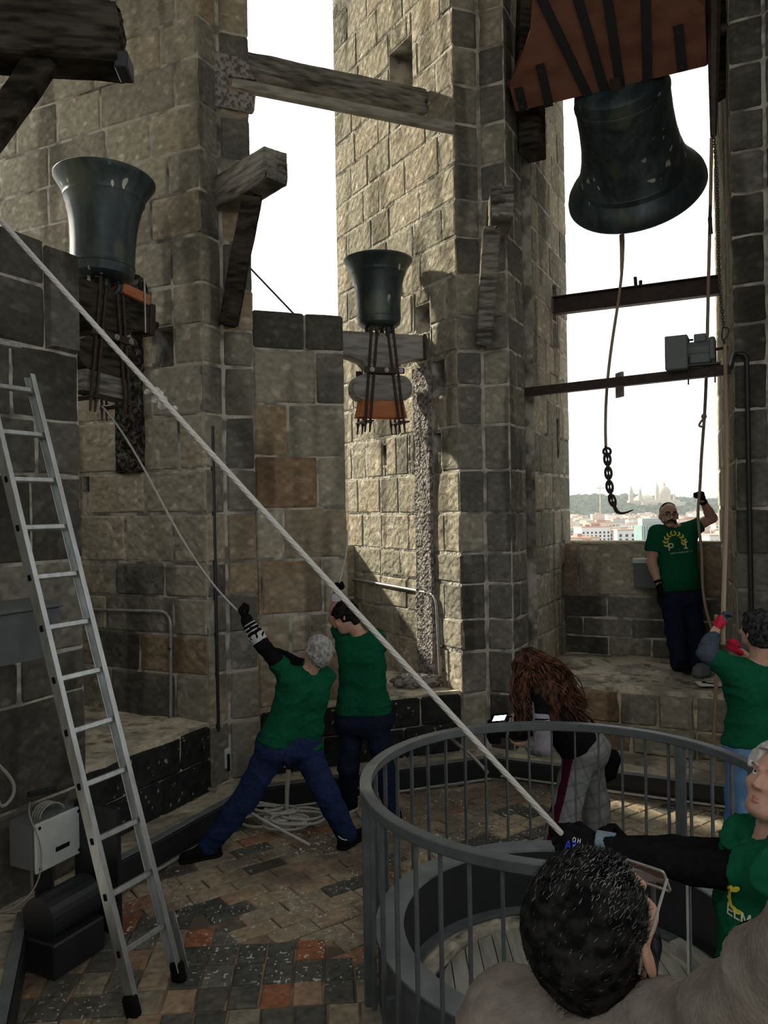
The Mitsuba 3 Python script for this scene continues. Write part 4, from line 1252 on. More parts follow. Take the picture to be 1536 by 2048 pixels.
# grey cover of a floodlight on the left wall
q = on_plane(30, 1268, v3(-N1, 0), v3(OC + N1 * 2.62, 0) @ v3(-N1, 0))
hood = trimesh.convex.convex_hull(np.array([[sx * (0.22 if z > 0 else 0.17), y, z] for sx in (-1, 1) for y, z in ((-0.11, 0.13), (0.14, 0.16), (-0.08, -0.15), (0.14, -0.15))]))
t = put('floodlight_housing', xf(hood, RJ, q), 'grey_plastic', label='grey box-shaped housing on the dark wall at the left edge', cat='lamp housing')
put('lid', xf(rbox(0.46, 0.27, 0.02, 0.006), RJ @ rotax([1, 0, 0], 0.1), q + [0, 0, 0.158]), 'grey_plastic', t)
# dark machinery under it
q = v3(OC + N1 * 2.36 - U1 * 1.12, 0.30)
t = thing('hoist_motor', 'black bell motor standing on the floor at the left edge below the white cover', 'motor')
put('motor_body', xf(cyl((-0.17, 0, 0), (0.17, 0, 0), 0.12, 24), RJ, q), 'black_metal', t)
put('motor_foot', xf(rbox(0.36, 0.26, 0.19, 0.01), RJ, q - [0, 0, 0.20]), 'black_metal', t)
put('side_plate', xf(rbox(0.03, 0.36, 0.75, 0.01), RJ, q + v3(U1, 0) * 0.26 + [0, 0, 0.12]), 'black_metal', t)
# dark strap loop on the wall
q = on_plane(10, 1560, v3(-N1, 0), v3(OC + N1 * 2.62, 0) @ v3(-N1, 0))
put('hanging_loop', tube(spline([q + v3(U1, 0) * -0.1 + [0, 0, 0.25], q + [0, 0, 0.05], q + v3(U1, 0) * 0.05 + [0, 0, -0.1], q + v3(U1, 0) * 0.0 + [0, 0, -0.14], q + v3(U1, 0) * -0.05 + [0, 0, -0.08]], 20), 0.010, 7), 'cable_grey', smooth=True, label='grey cable loop hanging at the left edge above the white cover', cat='cable')
q = on_plane(85, 1585, v3(-N1, 0), v3(OC + N1 * 2.70, 0) @ v3(-N1, 0))
put('iron_bracket', bar(q + v3(U1, 0) * -0.10 + [0, 0, 0.02], q + v3(U1, 0) * 0.10 - [0, 0, 0.01], 0.03, 0.03), 'black_metal', label='black flat iron sticking out above the white cover', cat='bracket')

# box on the parapet, slab on the left ledge, paper with pen
c = on_plane(1292, 1148, v3(-N3, 0), v3(OC + N3 * (AW + TH - 0.40), 0) @ v3(-N3, 0))
t = put('parapet_box', xf(rbox(0.24, 0.16, 0.30, 0.006), Rm, c - v3(N3, 0) * 0.0), 'grey_plastic', label='grey box on the parapet behind the bearded man', cat='electrical box')
put('top_frame', xf(rbox(0.26, 0.18, 0.05, 0.004), Rm, c + [0, 0, 0.15]), 'box_white', t, label='pale frame on top')
c = at_z(832, 1366, 0.79)
slab_ = jitter_mesh(trimesh.creation.icosphere(4, 1.0), 0.25, 2.5, 8)
slab_.vertices = slab_.vertices * np.array([0.26, 0.11, 0.075])
put('rubble_sack', xf(jitter_mesh(slab_, 0.012, 16), rotz(0.1), c + [0, 0, 0.02]), 'cement', smooth=True, label='grey flattened sack on the ledge right of the young man', cat='sack')
c = at_z(1424, 1368, 0.80)
Rp = rotz(math.radians(-8))
put('support_stone', jitter_mesh(xf(rbox(0.42, 0.34, 0.46, 0.04), rotz(math.radians(-26)), c + [-0.10, 0.02, -0.27]).subdivide().subdivide().subdivide(), 0.02, 8, 4), 'ledge', label='block of masonry under the white paper on the right ledge', cat='stone block')
put('paper_sheet', xf(rbox(0.27, 0.19, 0.006, 0.001), Rp, c), 'paper', label='sheet of white paper lying on the right ledge', cat='paper')
put('pen', cat_m([bar(c + Rp @ [-0.075, 0.028, 0.008], c + Rp @ [0.03, -0.022, 0.008], 0.012, 0.010), bar(c + Rp @ [-0.085, 0.032, 0.012], c + Rp @ [-0.05, 0.016, 0.012], 0.016, 0.012)]), 'rubber', label='black pen lying on the sheet of paper', cat='pen')
c = at_z(1404, 1342, 0.84)
put('cable_bundle', jitter_mesh(xf(rbox(0.2, 0.14, 0.16, 0.05), rotz(0.3), c).subdivide().subdivide().subdivide(), 0.02, 12), 'grey_plastic', label='dark grey bag behind the white paper on the right ledge', cat='bag')
# letters scratched on the infill wall
m = meshkit.text_mesh('GEU', 0.052, 0.004)
m.apply_transform(np.vstack([np.hstack([np.stack([v3(U2, 0), [0, 0, 1], v3(-N2, 0)], 1), (on_plane(605, 1262, v3(-N2, 0), v3(A2, 0) @ v3(-N2, 0) + 0.016))[:, None]]), [[0, 0, 0, 1]]]))
put('chalk_letters', m, 'chalk', 'infill_wall', label='faint chalk letters GEU')
# stay wire in the left opening
a_, b_ = at(504, 540, 7.8), at(604, 645, 7.5)
put('stay_wire', tube([a_ - 0.25 * (b_ - a_), b_], 0.008, 6), 'rust', label='thin slanting wire seen against the sky in the middle opening', cat='wire')
# ================================================================ people: smooth bodies from blended limbs
class Body:
    """a list of rounded limbs blended into one distance field"""

    def __init__(self):
        self.p = []

    def cap(self, a, b, ra, rb=None, k=0.03):
        self.p.append(('c', np.asarray(a, np.float32), np.asarray(b, np.float32), ra, ra if rb is None else rb, k))
        return self

    def ell(self, c, r, R=None, k=0.03):
        self.p.append(('e', np.asarray(c, np.float32), np.asarray(r, np.float32), np.eye(3, dtype=np.float32) if R is None else np.asarray(R, np.float32), 0, k))
        return self

    def sub(self, c, r, R=None, k=0.01):
        self.p.append(('s', np.asarray(c, np.float32), np.asarray(r, np.float32), np.eye(3, dtype=np.float32) if R is None else np.asarray(R, np.float32), 0, k))
        return self

    def one(self, q, P):
        pa = P - q[1]
        if q[0] == 'c':
            d = q[2] - q[1]
            dd = np.float32(max(float(d @ d), 1e-9))
            s = pa @ d
            t = np.clip(s / dd, 0, 1)
            n2 = np.einsum('ij,ij->i', pa, pa) - 2 * t * s + t * t * dd
            return np.sqrt(np.maximum(n2, 0)) - (np.float32(q[3]) + np.float32(q[4] - q[3]) * t)
        L = pa @ (q[3] / q[2])
        M = L / q[2]
        k0 = np.sqrt(np.einsum('ij,ij->i', L, L))
        k1 = np.sqrt(np.einsum('ij,ij->i', M, M))
        return k0 * (k0 - 1) / np.maximum(k1, np.float32(1e-6))

    def __call__(self, P):
        P = np.asarray(P, np.float32)
        d = None
        for q in self.p:
            e = self.one(q, P)
            k = np.float32(q[5])
            if d is None:
                d = e
            elif q[0] == 's':
                h = np.clip(0.5 - 0.5 * (d + e) / k, 0, 1)
                d = d + (-e - d) * h + k * h * (1 - h)
            else:
                h = np.clip(0.5 + 0.5 * (e - d) / k, 0, 1)
                d = e + (d - e) * h - k * h * (1 - h)
        return d

    def bounds(self):
        lo, hi = [], []
        for q in self.p:
            if q[0] == 'c':
                r = max(q[3], q[4])
                lo += [q[1] - r, q[2] - r]
                hi += [q[1] + r, q[2] + r]
            elif q[0] == 'e':
                r = float(q[2].max())
                lo.append(q[1] - r)
                hi.append(q[1] + r)
        return np.min(lo, 0), np.max(hi, 0)


def skin(f, lo, hi, h):
    """surface nets of the field f on a grid of pitch h"""
    lo, hi = np.asarray(lo, float) - 3 * h, np.asarray(hi, float) + 3 * h
    C = 4
    n = (np.ceil((hi - lo) / (h * C)).astype(int) + 1) * C + 1
    ax = [(lo[i] + h * np.arange(n[i])).astype(np.float32) for i in range(3)]
    ca = [a[C // 2::C] for a in ax]
    G = np.stack(np.meshgrid(*ca, indexing='ij'), -1)
    cv = f(G.reshape(-1, 3)).reshape(G.shape[:3])
    near = np.abs(cv) < h * C * 1.35
    rep = lambda a: np.repeat(np.repeat(np.repeat(a, C, 0), C, 1), C, 2)
    V = np.full(n, 1.0, np.float32)
    big = rep(cv)
    s = tuple(slice(0, k) for k in big.shape)
    V[s] = big
    m = np.zeros(n, bool)
    m[s] = rep(near)
    idx = np.argwhere(m)
    V[m] = f(np.stack([ax[i][idx[:, i]] for i in range(3)], -1))
    ins = V < 0
    c = [(a, b, d) for a in (0, 1) for b in (0, 1) for d in (0, 1)]
    cut = lambda A, o: A[o[0]:n[0] - 1 + o[0], o[1]:n[1] - 1 + o[1], o[2]:n[2] - 1 + o[2]]
    cnt = sum(cut(ins, o).astype(np.int8) for o in c)
    act = (cnt > 0) & (cnt < 8)
    ids = np.full(act.shape, -1, np.int64)
    cells = np.argwhere(act)
    ids[act] = np.arange(len(cells))
    acc, w = np.zeros((len(cells), 3)), np.zeros(len(cells))
    for a in c:
        for k in range(3):
            if a[k] == 1:
                continue
            b = list(a)
            b[k] = 1
            va = V[tuple((cells + a).T)].astype(float)
            vb = V[tuple((cells + b).T)].astype(float)
            x = (va < 0) != (vb < 0)
            t = np.where(x, va / np.where(x, va - vb, 1), 0)
            p = np.tile(np.array(a, float), (len(cells), 1))
            p[:, k] += t
            acc[x] += p[x]
            w[x] += 1
    verts = lo + h * (cells + acc / np.maximum(w, 1)[:, None])
    F = []
    for k in range(3):
        i, j = (k + 1) % 3, (k + 2) % 3
        sl0, sl1 = [slice(1, -1)] * 3, [slice(1, -1)] * 3
        sl0[k], sl1[k] = slice(0, -1), slice(1, None)
        A, B = ins[tuple(sl0)], ins[tuple(sl1)]
        e = np.argwhere(A != B)
        flip = A[tuple(e.T)]
        off = np.ones(3, int)
        off[k] = 0
        e = e + off
        q = []
        for di, dj in ((0, 0), (-1, 0), (-1, -1), (0, -1)):
            o = e.copy()
            o[:, i] += di
            o[:, j] += dj
            q.append(ids[tuple(o.T)])
        q = np.stack(q, 1)
        q[~flip] = q[~flip][:, ::-1]
        F.append(q)
    q = np.vstack(F)
    q = q[(q >= 0).all(1)]
    return trimesh.Trimesh(verts, np.vstack([q[:, [0, 1, 2]], q[:, [0, 2, 3]]]), process=False)


def grow(f, r, *cuts):
    """the field thickened by r and cut by half-spaces (point, outward normal)"""
    def g(P):
        d = f(P) - r
        for c in cuts:
            if callable(c):
                d = np.maximum(d, c(P))
            else:
                d = np.maximum(d, (P - np.asarray(c[0], np.float32)) @ unit(c[1]).astype(np.float32))
        return d
    return g


def folds(m, amp, sc, seed):
    """cloth creases: stretched noise along the normals"""
    v = np.array(m.vertices)
    sc = np.asarray(sc, float)
    d = meshkit.fbm(v * sc + seed * 3.1, 3, seed) - 0.5
    r = 1 - 2 * np.abs(meshkit.noise(v * sc * 0.8 + 9 + seed, seed + 5) - 0.5)
    return trimesh.Trimesh(v + m.vertex_normals * (amp * (1.3 * d + 0.7 * (r ** 3 - 0.35)))[:, None], m.faces, process=False)


def head_axes(face, up=(0, 0, 1)):
    f = unit(face)
    r = unit(np.cross(f, up))
    return np.stack([r, f, np.cross(r, f)], 1)


def add_head(B, c, H, s=1.0, neck=None, jaw=1.0):
    """skull, face, nose, brow, lips and ears blended onto B (H: right, forward, up)"""
    L = lambda x, y, z: c + H @ (np.array([x, y, z]) * s)
    B.ell(L(0, -0.015, 0.028), np.array([0.077, 0.097, 0.088]) * s, H, 0.02)
    B.ell(L(0, 0.026, -0.035), np.array([0.061, 0.066, 0.082]) * s, H, 0.03)
    B.ell(L(0, 0.055, -0.092), np.array([0.032 * jaw, 0.028, 0.022]) * s, H, 0.03)
    for q in (-1, 1):
        B.cap(L(0.05 * q, -0.005, -0.055), L(0.022 * q, 0.055, -0.092), 0.016 * s, 0.014 * s, 0.025)
        B.sub(L(0.031 * q, 0.098, 0.004), np.array([0.016, 0.014, 0.010]) * s, H, 0.012)
        B.ell(L(0.031 * q, 0.0735, 0.003), np.array([0.012, 0.012, 0.012]) * s, H, 0.006)
        B.cap(L(0.016 * q, 0.090, 0.021), L(0.048 * q, 0.076, 0.022), 0.007 * s, 0.006 * s, 0.012)
        B.ell(L(0.040 * q, 0.066, -0.028), np.array([0.020, 0.018, 0.018]) * s, H, 0.02)
        B.ell(L(0.084 * q, -0.010, -0.012), np.array([0.0075, 0.020, 0.033]) * s, H @ rotax([0, 0, 1], 0.5 * q) @ rotax([1, 0, 0], -0.15), 0.008)
        B.sub(L(0.092 * q, -0.004, -0.008), np.array([0.006, 0.010, 0.018]) * s, H, 0.006)
    B.cap(L(0, 0.088, 0.008), L(0, 0.106, -0.028), 0.008 * s, 0.012 * s, 0.012)
    for q in (-1, 1):
        B.ell(L(0.011 * q, 0.098, -0.032), np.array([0.008, 0.010, 0.007]) * s, H, 0.008)
    B.cap(L(-0.02, 0.082, -0.062), L(0.02, 0.082, -0.062), 0.0065 * s, None, 0.006)
    B.cap(L(-0.016, 0.081, -0.072), L(0.016, 0.081, -0.072), 0.0075 * s, None, 0.006)
    if neck is not None:
        B.cap(L(0, -0.03, -0.05), neck, 0.052 * s, 0.058 * s, 0.03)
    return L


def hand(wrist, d, n, side, curl=(70, 80, 60), thumb=0.6, s=1.0, r=0.0095, spread=0.0, B=None):
    """palm, four separate bent fingers and a thumb; d: wrist to knuckles, n: the way the palm faces, side: +1 if the thumb lies along d x n"""
    d = unit(d)
    n = unit(np.asarray(n, float) - d * (np.asarray(n, float) @ d))
    t = np.cross(d, n) * side
    B = B or Body()
    w = np.asarray(wrist, float)
    for k, (o, ln) in enumerate(((0.030, 0.92), (0.010, 1.03), (-0.011, 0.97), (-0.031, 0.78))):
        kn = w + s * (d * (0.088 - 0.006 * abs(k - 1)) + t * o)
        B.cap(w + s * (d * 0.012 + t * o * 0.55), kn, 0.017 * s, 0.0135 * s, 0.012)
        a = 0.0
        p = kn
        for c, L in zip(curl, (0.043, 0.027, 0.022)):
            a += math.radians(c)
            q = p + s * L * ln * (d * math.cos(a) + n * math.sin(a) + t * spread * o)
            B.cap(p, q, r * s, r * 0.93 * s, 0.003)
            p = q
    b0 = w + s * (d * 0.025 + t * 0.026 + n * 0.008)
    b1 = b0 + s * 0.042 * unit(d * 0.6 + t * (0.75 - 0.4 * thumb) + n * 0.6 * thumb)
    b2 = b1 + s * 0.032 * unit(d * (0.85 - 0.3 * thumb) + t * (0.25 - 0.7 * thumb) + n * 0.7 * thumb)
    B.cap(b0, b1, 0.0145 * s, 0.011 * s, 0.012)
    B.cap(b1, b2, 0.0105 * s, 0.0095 * s, 0.003)
    return B


def shirt_field(T, sleeves, r, hem, nk, nr=0.085):
    """cloth over the torso T with sleeves (shoulder, elbow, fraction, radii), cut at the hem and round the neck"""
    def g(P):
        hn = unit(hem[1]).astype(np.float32)
        d = T(P) - r - 0.014 * np.clip(1 + ((P - np.asarray(hem[0], np.float32)) @ hn) / 0.22, 0, 1)
        for s, e, f, ra, rb in sleeves:
            s, e = np.asarray(s, float), np.asarray(e, float)
            q = Body().cap(s, s + (e - s) * (f + 0.3), ra, rb)
            c = np.maximum(q(P), (P - (s + (e - s) * f).astype(np.float32)) @ unit(e - s).astype(np.float32))
            h = np.clip(0.5 + 0.5 * (c - d) / 0.035, 0, 1)
            d = c + (d - c) * h - 0.035 * h * (1 - h)
        d = np.maximum(d, (P - np.asarray(hem[0], np.float32)) @ unit(hem[1]).astype(np.float32))
        return np.maximum(d, nr - np.linalg.norm(P - np.asarray(nk, np.float32), axis=1))
    B = Body()
    B.p = list(T.p)
    for s, e, f, ra, rb in sleeves:
        B.cap(s, np.asarray(s) + (np.asarray(e) - s) * f, ra, rb)
    return g, B


def mesh_of(f, B, h, pad=0.02):
    lo, hi = B.bounds()
    return skin(f, lo - pad, hi + pad, h)


def put_hand(parent, name, mat, B, label=None, h=0.003):
    return put(name, mesh_of(B, B, h), mat, parent, smooth=True, label=label)


def cloth(a, b, rough=0.9, sc=60):
    return pr(proc(lambda p, n, uv: mix(a, b, pfbm(p.x * sc, p.y * sc, p.z * sc, 2))), rough, 0, 0.15)


scene['skin'] = pr(proc(lambda p, n, uv: mix((0.40, 0.22, 0.155), (0.52, 0.31, 0.23), pfbm(p.x * 30, p.y * 30, p.z * 30, 3))), 0.5, 0, 0.35)
scene['lip'] = pr((0.36, 0.15, 0.125), 0.45, 0, 0.3)
scene['green_cloth'] = cloth((0.006, 0.066, 0.034), (0.010, 0.100, 0.050))
scene['jeans_dark'] = cloth((0.012, 0.020, 0.055), (0.028, 0.044, 0.115))
scene['jeans_blue'] = cloth((0.07, 0.16, 0.32), (0.15, 0.28, 0.47), 0.9, 14)
scene['navy_cloth'] = cloth((0.010, 0.014, 0.028), (0.018, 0.024, 0.045))
scene['slate_cloth'] = cloth((0.045, 0.06, 0.085), (0.07, 0.09, 0.12))
scene['black_cloth'] = cloth((0.006, 0.006, 0.007), (0.013, 0.013, 0.014))
scene['white_cloth'] = cloth((0.42, 0.43, 0.44), (0.58, 0.58, 0.58))
scene['cuff_cloth'] = cloth((0.12, 0.17, 0.20), (0.20, 0.26, 0.30))
scene['lilac_cloth'] = cloth((0.26, 0.25, 0.29), (0.36, 0.34, 0.38))
scene['red_cloth'] = cloth((0.50, 0.02, 0.05), (0.62, 0.04, 0.08))
scene['burgundy'] = cloth((0.045, 0.008, 0.018), (0.065, 0.012, 0.026))
scene['taupe_knit'] = bumped(cloth((0.14, 0.122, 0.10), (0.24, 0.212, 0.178), 0.95, 45), lambda p, n, uv: pfbm(p.x * 220, p.y * 220, p.z * 220, 2), 0.0018, 1e-3)
scene['yellow_print'] = diff((0.62, 0.55, 0.06))
scene['pale_print'] = diff((0.55, 0.60, 0.42))
scene['white_print'] = diff((0.62, 0.62, 0.62))
scene['blue_print'] = diff((0.03, 0.06, 0.55))


def plaid_fn(p, n, uv):
    c = mix((0.15, 0.16, 0.165), (0.27, 0.275, 0.275), pfbm(p.x * 18, p.y * 18, p.z * 18, 3))
    g = 0.5 * smoothstep(0.80, 0.95, dr.sin((p.x * 0.9 + 0.35 * p.z) * 62)) + 0.5 * smoothstep(0.80, 0.95, dr.sin((p.z - 0.3 * p.x) * 62))
    return mix(c, c * 0.55, g)


scene['plaid'] = pr(proc(plaid_fn), 0.9, 0, 0.15)


def hair_mat(a, b, sc=(60, 60, 60), rough=0.6):
    return pr(proc(lambda p, n, uv: mix(a, b, smoothstep(0.3, 0.7, pfbm(p.x * sc[0], p.y * sc[1], p.z * sc[2], 3)))), rough, 0, 0.25)


scene['hair_grey'] = hair_mat((0.22, 0.22, 0.215), (0.42, 0.415, 0.40), (70, 70, 35))
scene['hair_steel'] = hair_mat((0.07, 0.07, 0.072), (0.20, 0.20, 0.20), (90, 90, 45))
scene['hair_white'] = hair_mat((0.35, 0.34, 0.32), (0.65, 0.64, 0.62), (90, 90, 45))
scene['hair_black'] = hair_mat((0.006, 0.006, 0.006), (0.022, 0.021, 0.020))
scene['hair_dark'] = hair_mat((0.010, 0.010, 0.011), (0.05, 0.05, 0.052), (80, 80, 40))
scene['hair_brown'] = hair_mat((0.025, 0.014, 0.010), (0.10, 0.052, 0.036), (50, 50, 20))
scene['hair_auburn'] = hair_mat((0.05, 0.020, 0.013), (0.17, 0.075, 0.045), (50, 50, 20))
scene['stubble'] = hair_mat((0.09, 0.065, 0.055), (0.22, 0.15, 0.12), (160, 160, 160))
scene['glass_lens'] = {'type': 'thindielectric'}
scene['eye_white'] = pr((0.55, 0.52, 0.50), 0.25)
scene['eye_dark'] = pr((0.02, 0.015, 0.012), 0.15)


def torso(B, hl, hr, sl, sr, belly=0.0, front=(0, 1, 0), rc=0.100):
    """two flanks, the shoulder girdle and the belly between hips and shoulders"""
    hl, hr, sl, sr = (np.asarray(q, float) for q in (hl, hr, sl, sr))
    mid_h, mid_s = (hl + hr) / 2, (sl + sr) / 2
    up = unit(mid_s - mid_h)
    for h, s in ((hl, sl), (hr, sr)):
        ci = mid_s + (s - mid_s) * 0.45 - up * 0.12
        wi = mid_h + (h - mid_h) * 0.75 + up * 0.14
        B.cap(h, wi, 0.112, 0.098, 0.06)
        B.cap(wi, ci, 0.098, rc + 0.012, 0.06)
        B.cap(ci, mid_s + (s - mid_s) * 0.72 - up * 0.035, rc, 0.070, 0.06)
    B.cap(sl + (mid_s - sl) * 0.1 - up * 0.01, sr + (mid_s - sr) * 0.1 - up * 0.01, 0.056, None, 0.06)
    if belly:
        B.ell(mid_h + up * 0.20 + np.asarray(front) * 0.03, [0.16 + belly * 0.4, 0.13 + belly, 0.19], np.stack([unit(np.cross(front, up)), front, up], 1), 0.08)
    return up, mid_h, mid_s


def waist(B, hl, hr, up, top=0.16, r0=0.124, r1=0.112):
    """the trousers' seat and waistband"""
    hl, hr = np.asarray(hl, float), np.asarray(hr, float)
    mid = (hl + hr) / 2
    for h in (hl, hr):
        B.cap(h, mid + (h - mid) * 0.78 + up * top, r0, r1, 0.05)
    B.cap(mid, mid + up * top, r0 * 0.99, r1 * 1.04, 0.05)


def arms(B, s, e, w, r=(0.052, 0.044, 0.040, 0.029)):
    B.cap(s, e, r[0], r[1], 0.03)
    B.cap(e, np.asarray(e) + (np.asarray(w) - e) * 0.35, r[1] * 0.98, r[2] * 1.06, 0.02)
    B.cap(np.asarray(e) + (np.asarray(w) - e) * 0.35, w, r[2] * 1.06, r[3], 0.02)


def leg(B, h, kn, an, r=(0.098, 0.062, 0.058, 0.040)):
    B.cap(h, kn, r[0], r[1], 0.04)
    B.cap(kn, np.asarray(kn) + (np.asarray(an) - kn) * 0.35, r[1], r[2], 0.03)
    B.cap(np.asarray(kn) + (np.asarray(an) - kn) * 0.35, an, r[2], r[3], 0.03)


def shoe(parent, ankle, toe_dir, floor, mat='black_cloth', sole='rubber', label=None, s=1.0):
    """shoe with a sole: ankle point, direction of the toes, height of what it stands on"""
    d = np.asarray(toe_dir, float)
    dz = d[2]
    d = unit([d[0], d[1], 0])
    a = np.array([ankle[0], ankle[1], floor])
    B = Body()
    B.cap(a - d * 0.045 * s + [0, 0, 0.05], a + d * 0.05 * s + [0, 0, 0.055], 0.040 * s, 0.042 * s, 0.03)
    B.cap(a + d * 0.05 * s + [0, 0, 0.045], a + d * 0.165 * s + [0, 0, 0.038], 0.044 * s, 0.034 * s, 0.03)
    B.cap(a - d * 0.02 * s + [0, 0, 0.06], a - d * 0.01 * s + [0, 0, 0.11], 0.042 * s, 0.044 * s, 0.03)
    lo = (np.array([0, 0, floor + 0.018]), np.array([0, 0, -1.0]))
    k = put('shoe', mesh_of(grow(B, 0.0, lo), B, 0.007), mat, parent, smooth=True, label=label)
    S = Body()
    S.cap(a - d * 0.045 * s + [0, 0, 0.02], a + d * 0.165 * s + [0, 0, 0.02], 0.047 * s, 0.040 * s, 0.03)
    put('sole', mesh_of(grow(S, 0.0, (np.array([0, 0, floor + 0.026]), np.array([0, 0, 1.0])), (np.array([0, 0, floor + 0.001]), np.array([0, 0, -1.0]))), S, 0.007), sole, k, smooth=40)
    return k


def hair_cap(c, H, s, thick, cuts, wav=0.008, sc=28, seed=0, h=0.006, extra=None):
    """hair over the skull: thick shell without the face"""
    B = Body()
    L = lambda x, y, z: c + H @ (np.array([x, y, z]) * s)
    B.ell(L(0, -0.018, 0.030), np.array([0.079 + thick, 0.098 + thick, 0.089 + thick]) * s, H, 0.02)
    B.ell(L(0, -0.045, -0.03), np.array([0.066 + thick * 0.8, 0.058 + thick, 0.07]) * s, H, 0.03)
    if extra:
        extra(B, L)

    def face(P):
        q = (P - c.astype(np.float32)) @ H.astype(np.float32) / s
        d = None
        for y0, z0, sl in cuts:      # removed: in front of y0 and below z0 + sl * (y - y0)
            e = np.minimum(q[:, 1] - y0, (z0 + sl * (q[:, 1] - y0)) - q[:, 2])
            d = e if d is None else np.maximum(d, e)
        return d * s
    m = mesh_of(grow(B, 0.0, face), B, h)
    v = np.array(m.vertices)
    loc = (v - c) @ H / s
    d = meshkit.fbm(loc * np.array([sc, sc * 0.5, sc]) + seed, 3, seed) - 0.5
    m.vertices = v + m.vertex_normals * (2 * wav * d)[:, None]
    return m


CUT_SHORT = [(0.045, 0.075, 0.3), (-0.005, 0.000, 0.0), (-0.05, -0.055, 0.0)]


def decal(m, f, direction, off=0.0025, far=0.4):
    """lay a flat print on the cloth: move each vertex along a direction until it lies on the field f"""
    v, fc = trimesh.remesh.subdivide_to_size(m.vertices, m.faces, 0.02)
    d = unit(direction)
    p = v - d * far
    t = np.zeros(len(v))
    for _ in range(40):
        t += np.clip(f((p + d * t[:, None]).astype(np.float32)) * 0.9, -0.02, 0.05)
    return trimesh.Trimesh(p + d * (t - off)[:, None], fc, process=False)
# ---------------------------------------------------------------- the grey-haired man pulling the thin rope
G = dict(hl=at(550, 1492, 5.76), hr=at(607, 1490, 5.92), sl=at(577, 1352, 5.74), sr=at(650, 1352, 5.98), hd=at(634, 1303, 5.84))
G.update(kl=at(490, 1598, 5.76), kr=at(655, 1590, 5.86), al=at_z(418, 1690, 0.09), ar=at_z(694, 1668, 0.09), el=at(523, 1288, 5.68), wl=at(493, 1240, 5.70), er=at(570, 1318, 6.12), wr=at(528, 1300, 5.92))
p = thing('person', 'grey-haired man in green T-shirt and dark jeans, legs apart, pulling a thin rope', 'person')
B = Body()
up, mh, ms = torso(B, G['hl'], G['hr'], G['sl'], G['sr'], front=unit([-0.5, 0.8, 0]))
arms(B, G['sl'], G['el'], G['wl'])
arms(B, G['sr'], G['er'], G['wr'])
leg(B, G['hl'], G['kl'], G['al'])
leg(B, G['hr'], G['kr'], G['ar'])
Hh = head_axes([-0.72, 0.60, 0.28])
BH = Body()
add_head(BH, G['hd'], Hh, 0.98, ms + up * 0.03)
FULL = Body()
FULL.p = B.p + BH.p
put('body', mesh_of(FULL, FULL, 0.0075), 'skin', p, smooth=True)
put('hair', hair_cap(G['hd'], Hh, 0.98, 0.016, [(0.05, 0.07, 0.3), (0.012, -0.005, 0.0), (-0.055, -0.075, 0.0)], 0.012, 34, 3), 'hair_grey', p, smooth=True, label='thick grey hair')
sh = Body()
torso(sh, G['hl'] + up * 0.02, G['hr'] + up * 0.02, G['sl'], G['sr'], front=unit([-0.5, 0.8, 0]))
shf, sb = shirt_field(sh, [(G['sl'], G['el'], 0.46, 0.070, 0.074), (G['sr'], G['er'], 0.5, 0.068, 0.070)], 0.018, (mh + up * 0.015, -up), ms + up * 0.105, 0.088)
put('shirt', folds(mesh_of(shf, sb, 0.009, 0.05), 0.017, (9, 9, 17), 4), 'green_cloth', p, smooth=True, label='green T-shirt')
tr = Body()
tr.cap(G['hl'], G['hr'], 0.115, None, 0.05)
waist(tr, G['hl'], G['hr'], up)
leg(tr, G['hl'], G['kl'], G['al'], (0.108, 0.080, 0.076, 0.066))
leg(tr, G['hr'], G['kr'], G['ar'], (0.108, 0.080, 0.076, 0.066))
put('trousers', folds(mesh_of(grow(tr, 0.008, (mh + up * 0.09, up)), tr, 0.009, 0.04), 0.014, (13, 13, 13), 6), 'jeans_dark', p, smooth=True, label='dark blue jeans')
for s, e, w, f0 in (('sl', 'el', 'wl', 0.42), ('sr', 'er', 'wr', 0.5)):
    A = Body()
    arms(A, G[s], G[e], G[w], (0.055, 0.048, 0.046, 0.036))
    sv = put('sleeve', folds(mesh_of(grow(A, 0.004, (G[s] + (G[e] - G[s]) * f0, G[s] - G[e])), A, 0.008), 0.010, (24, 24, 24), 9), 'black_cloth', p, smooth=True, label='black long sleeve with white bands')
    if s == 'sl':
        d = G[w] - G[e]
        for a, b in ((0.10, 0.42), (0.52, 0.58), (0.66, 0.72), (0.80, 0.85)):
            put('white_band', mesh_of(grow(A, 0.0085, (G[e] + d * a, -d), (G[e] + d * b, d)), A, 0.006), 'white_cloth', sv, smooth=40)
put_hand(p, 'glove', 'black_cloth', hand(G['wl'], at(478, 1216, 5.72) - G['wl'], [0.7, 0.1, 0.5], 1, s=1.05, r=0.0105), 'black work glove')
put_hand(p, 'glove', 'black_cloth', hand(G['wr'], at(508, 1272, 5.80) - G['wr'], [0.5, -0.4, 0.6], -1, s=1.08, r=0.0105), 'black work glove')
k1 = shoe(p, G['ar'], [0.55, 0.75, 0], 0.0, label='black trainer', s=1.08)
k2 = shoe(p, G['al'], [-0.7, -0.35, 0], 0.0, label='black trainer', s=1.08)
m = tube(spline([at(677, 1672, 5.72), at(684, 1678, 5.70), at(694, 1680, 5.69)], 8), 0.004, 5)
put('white_stripe', m, 'white_print', k1)

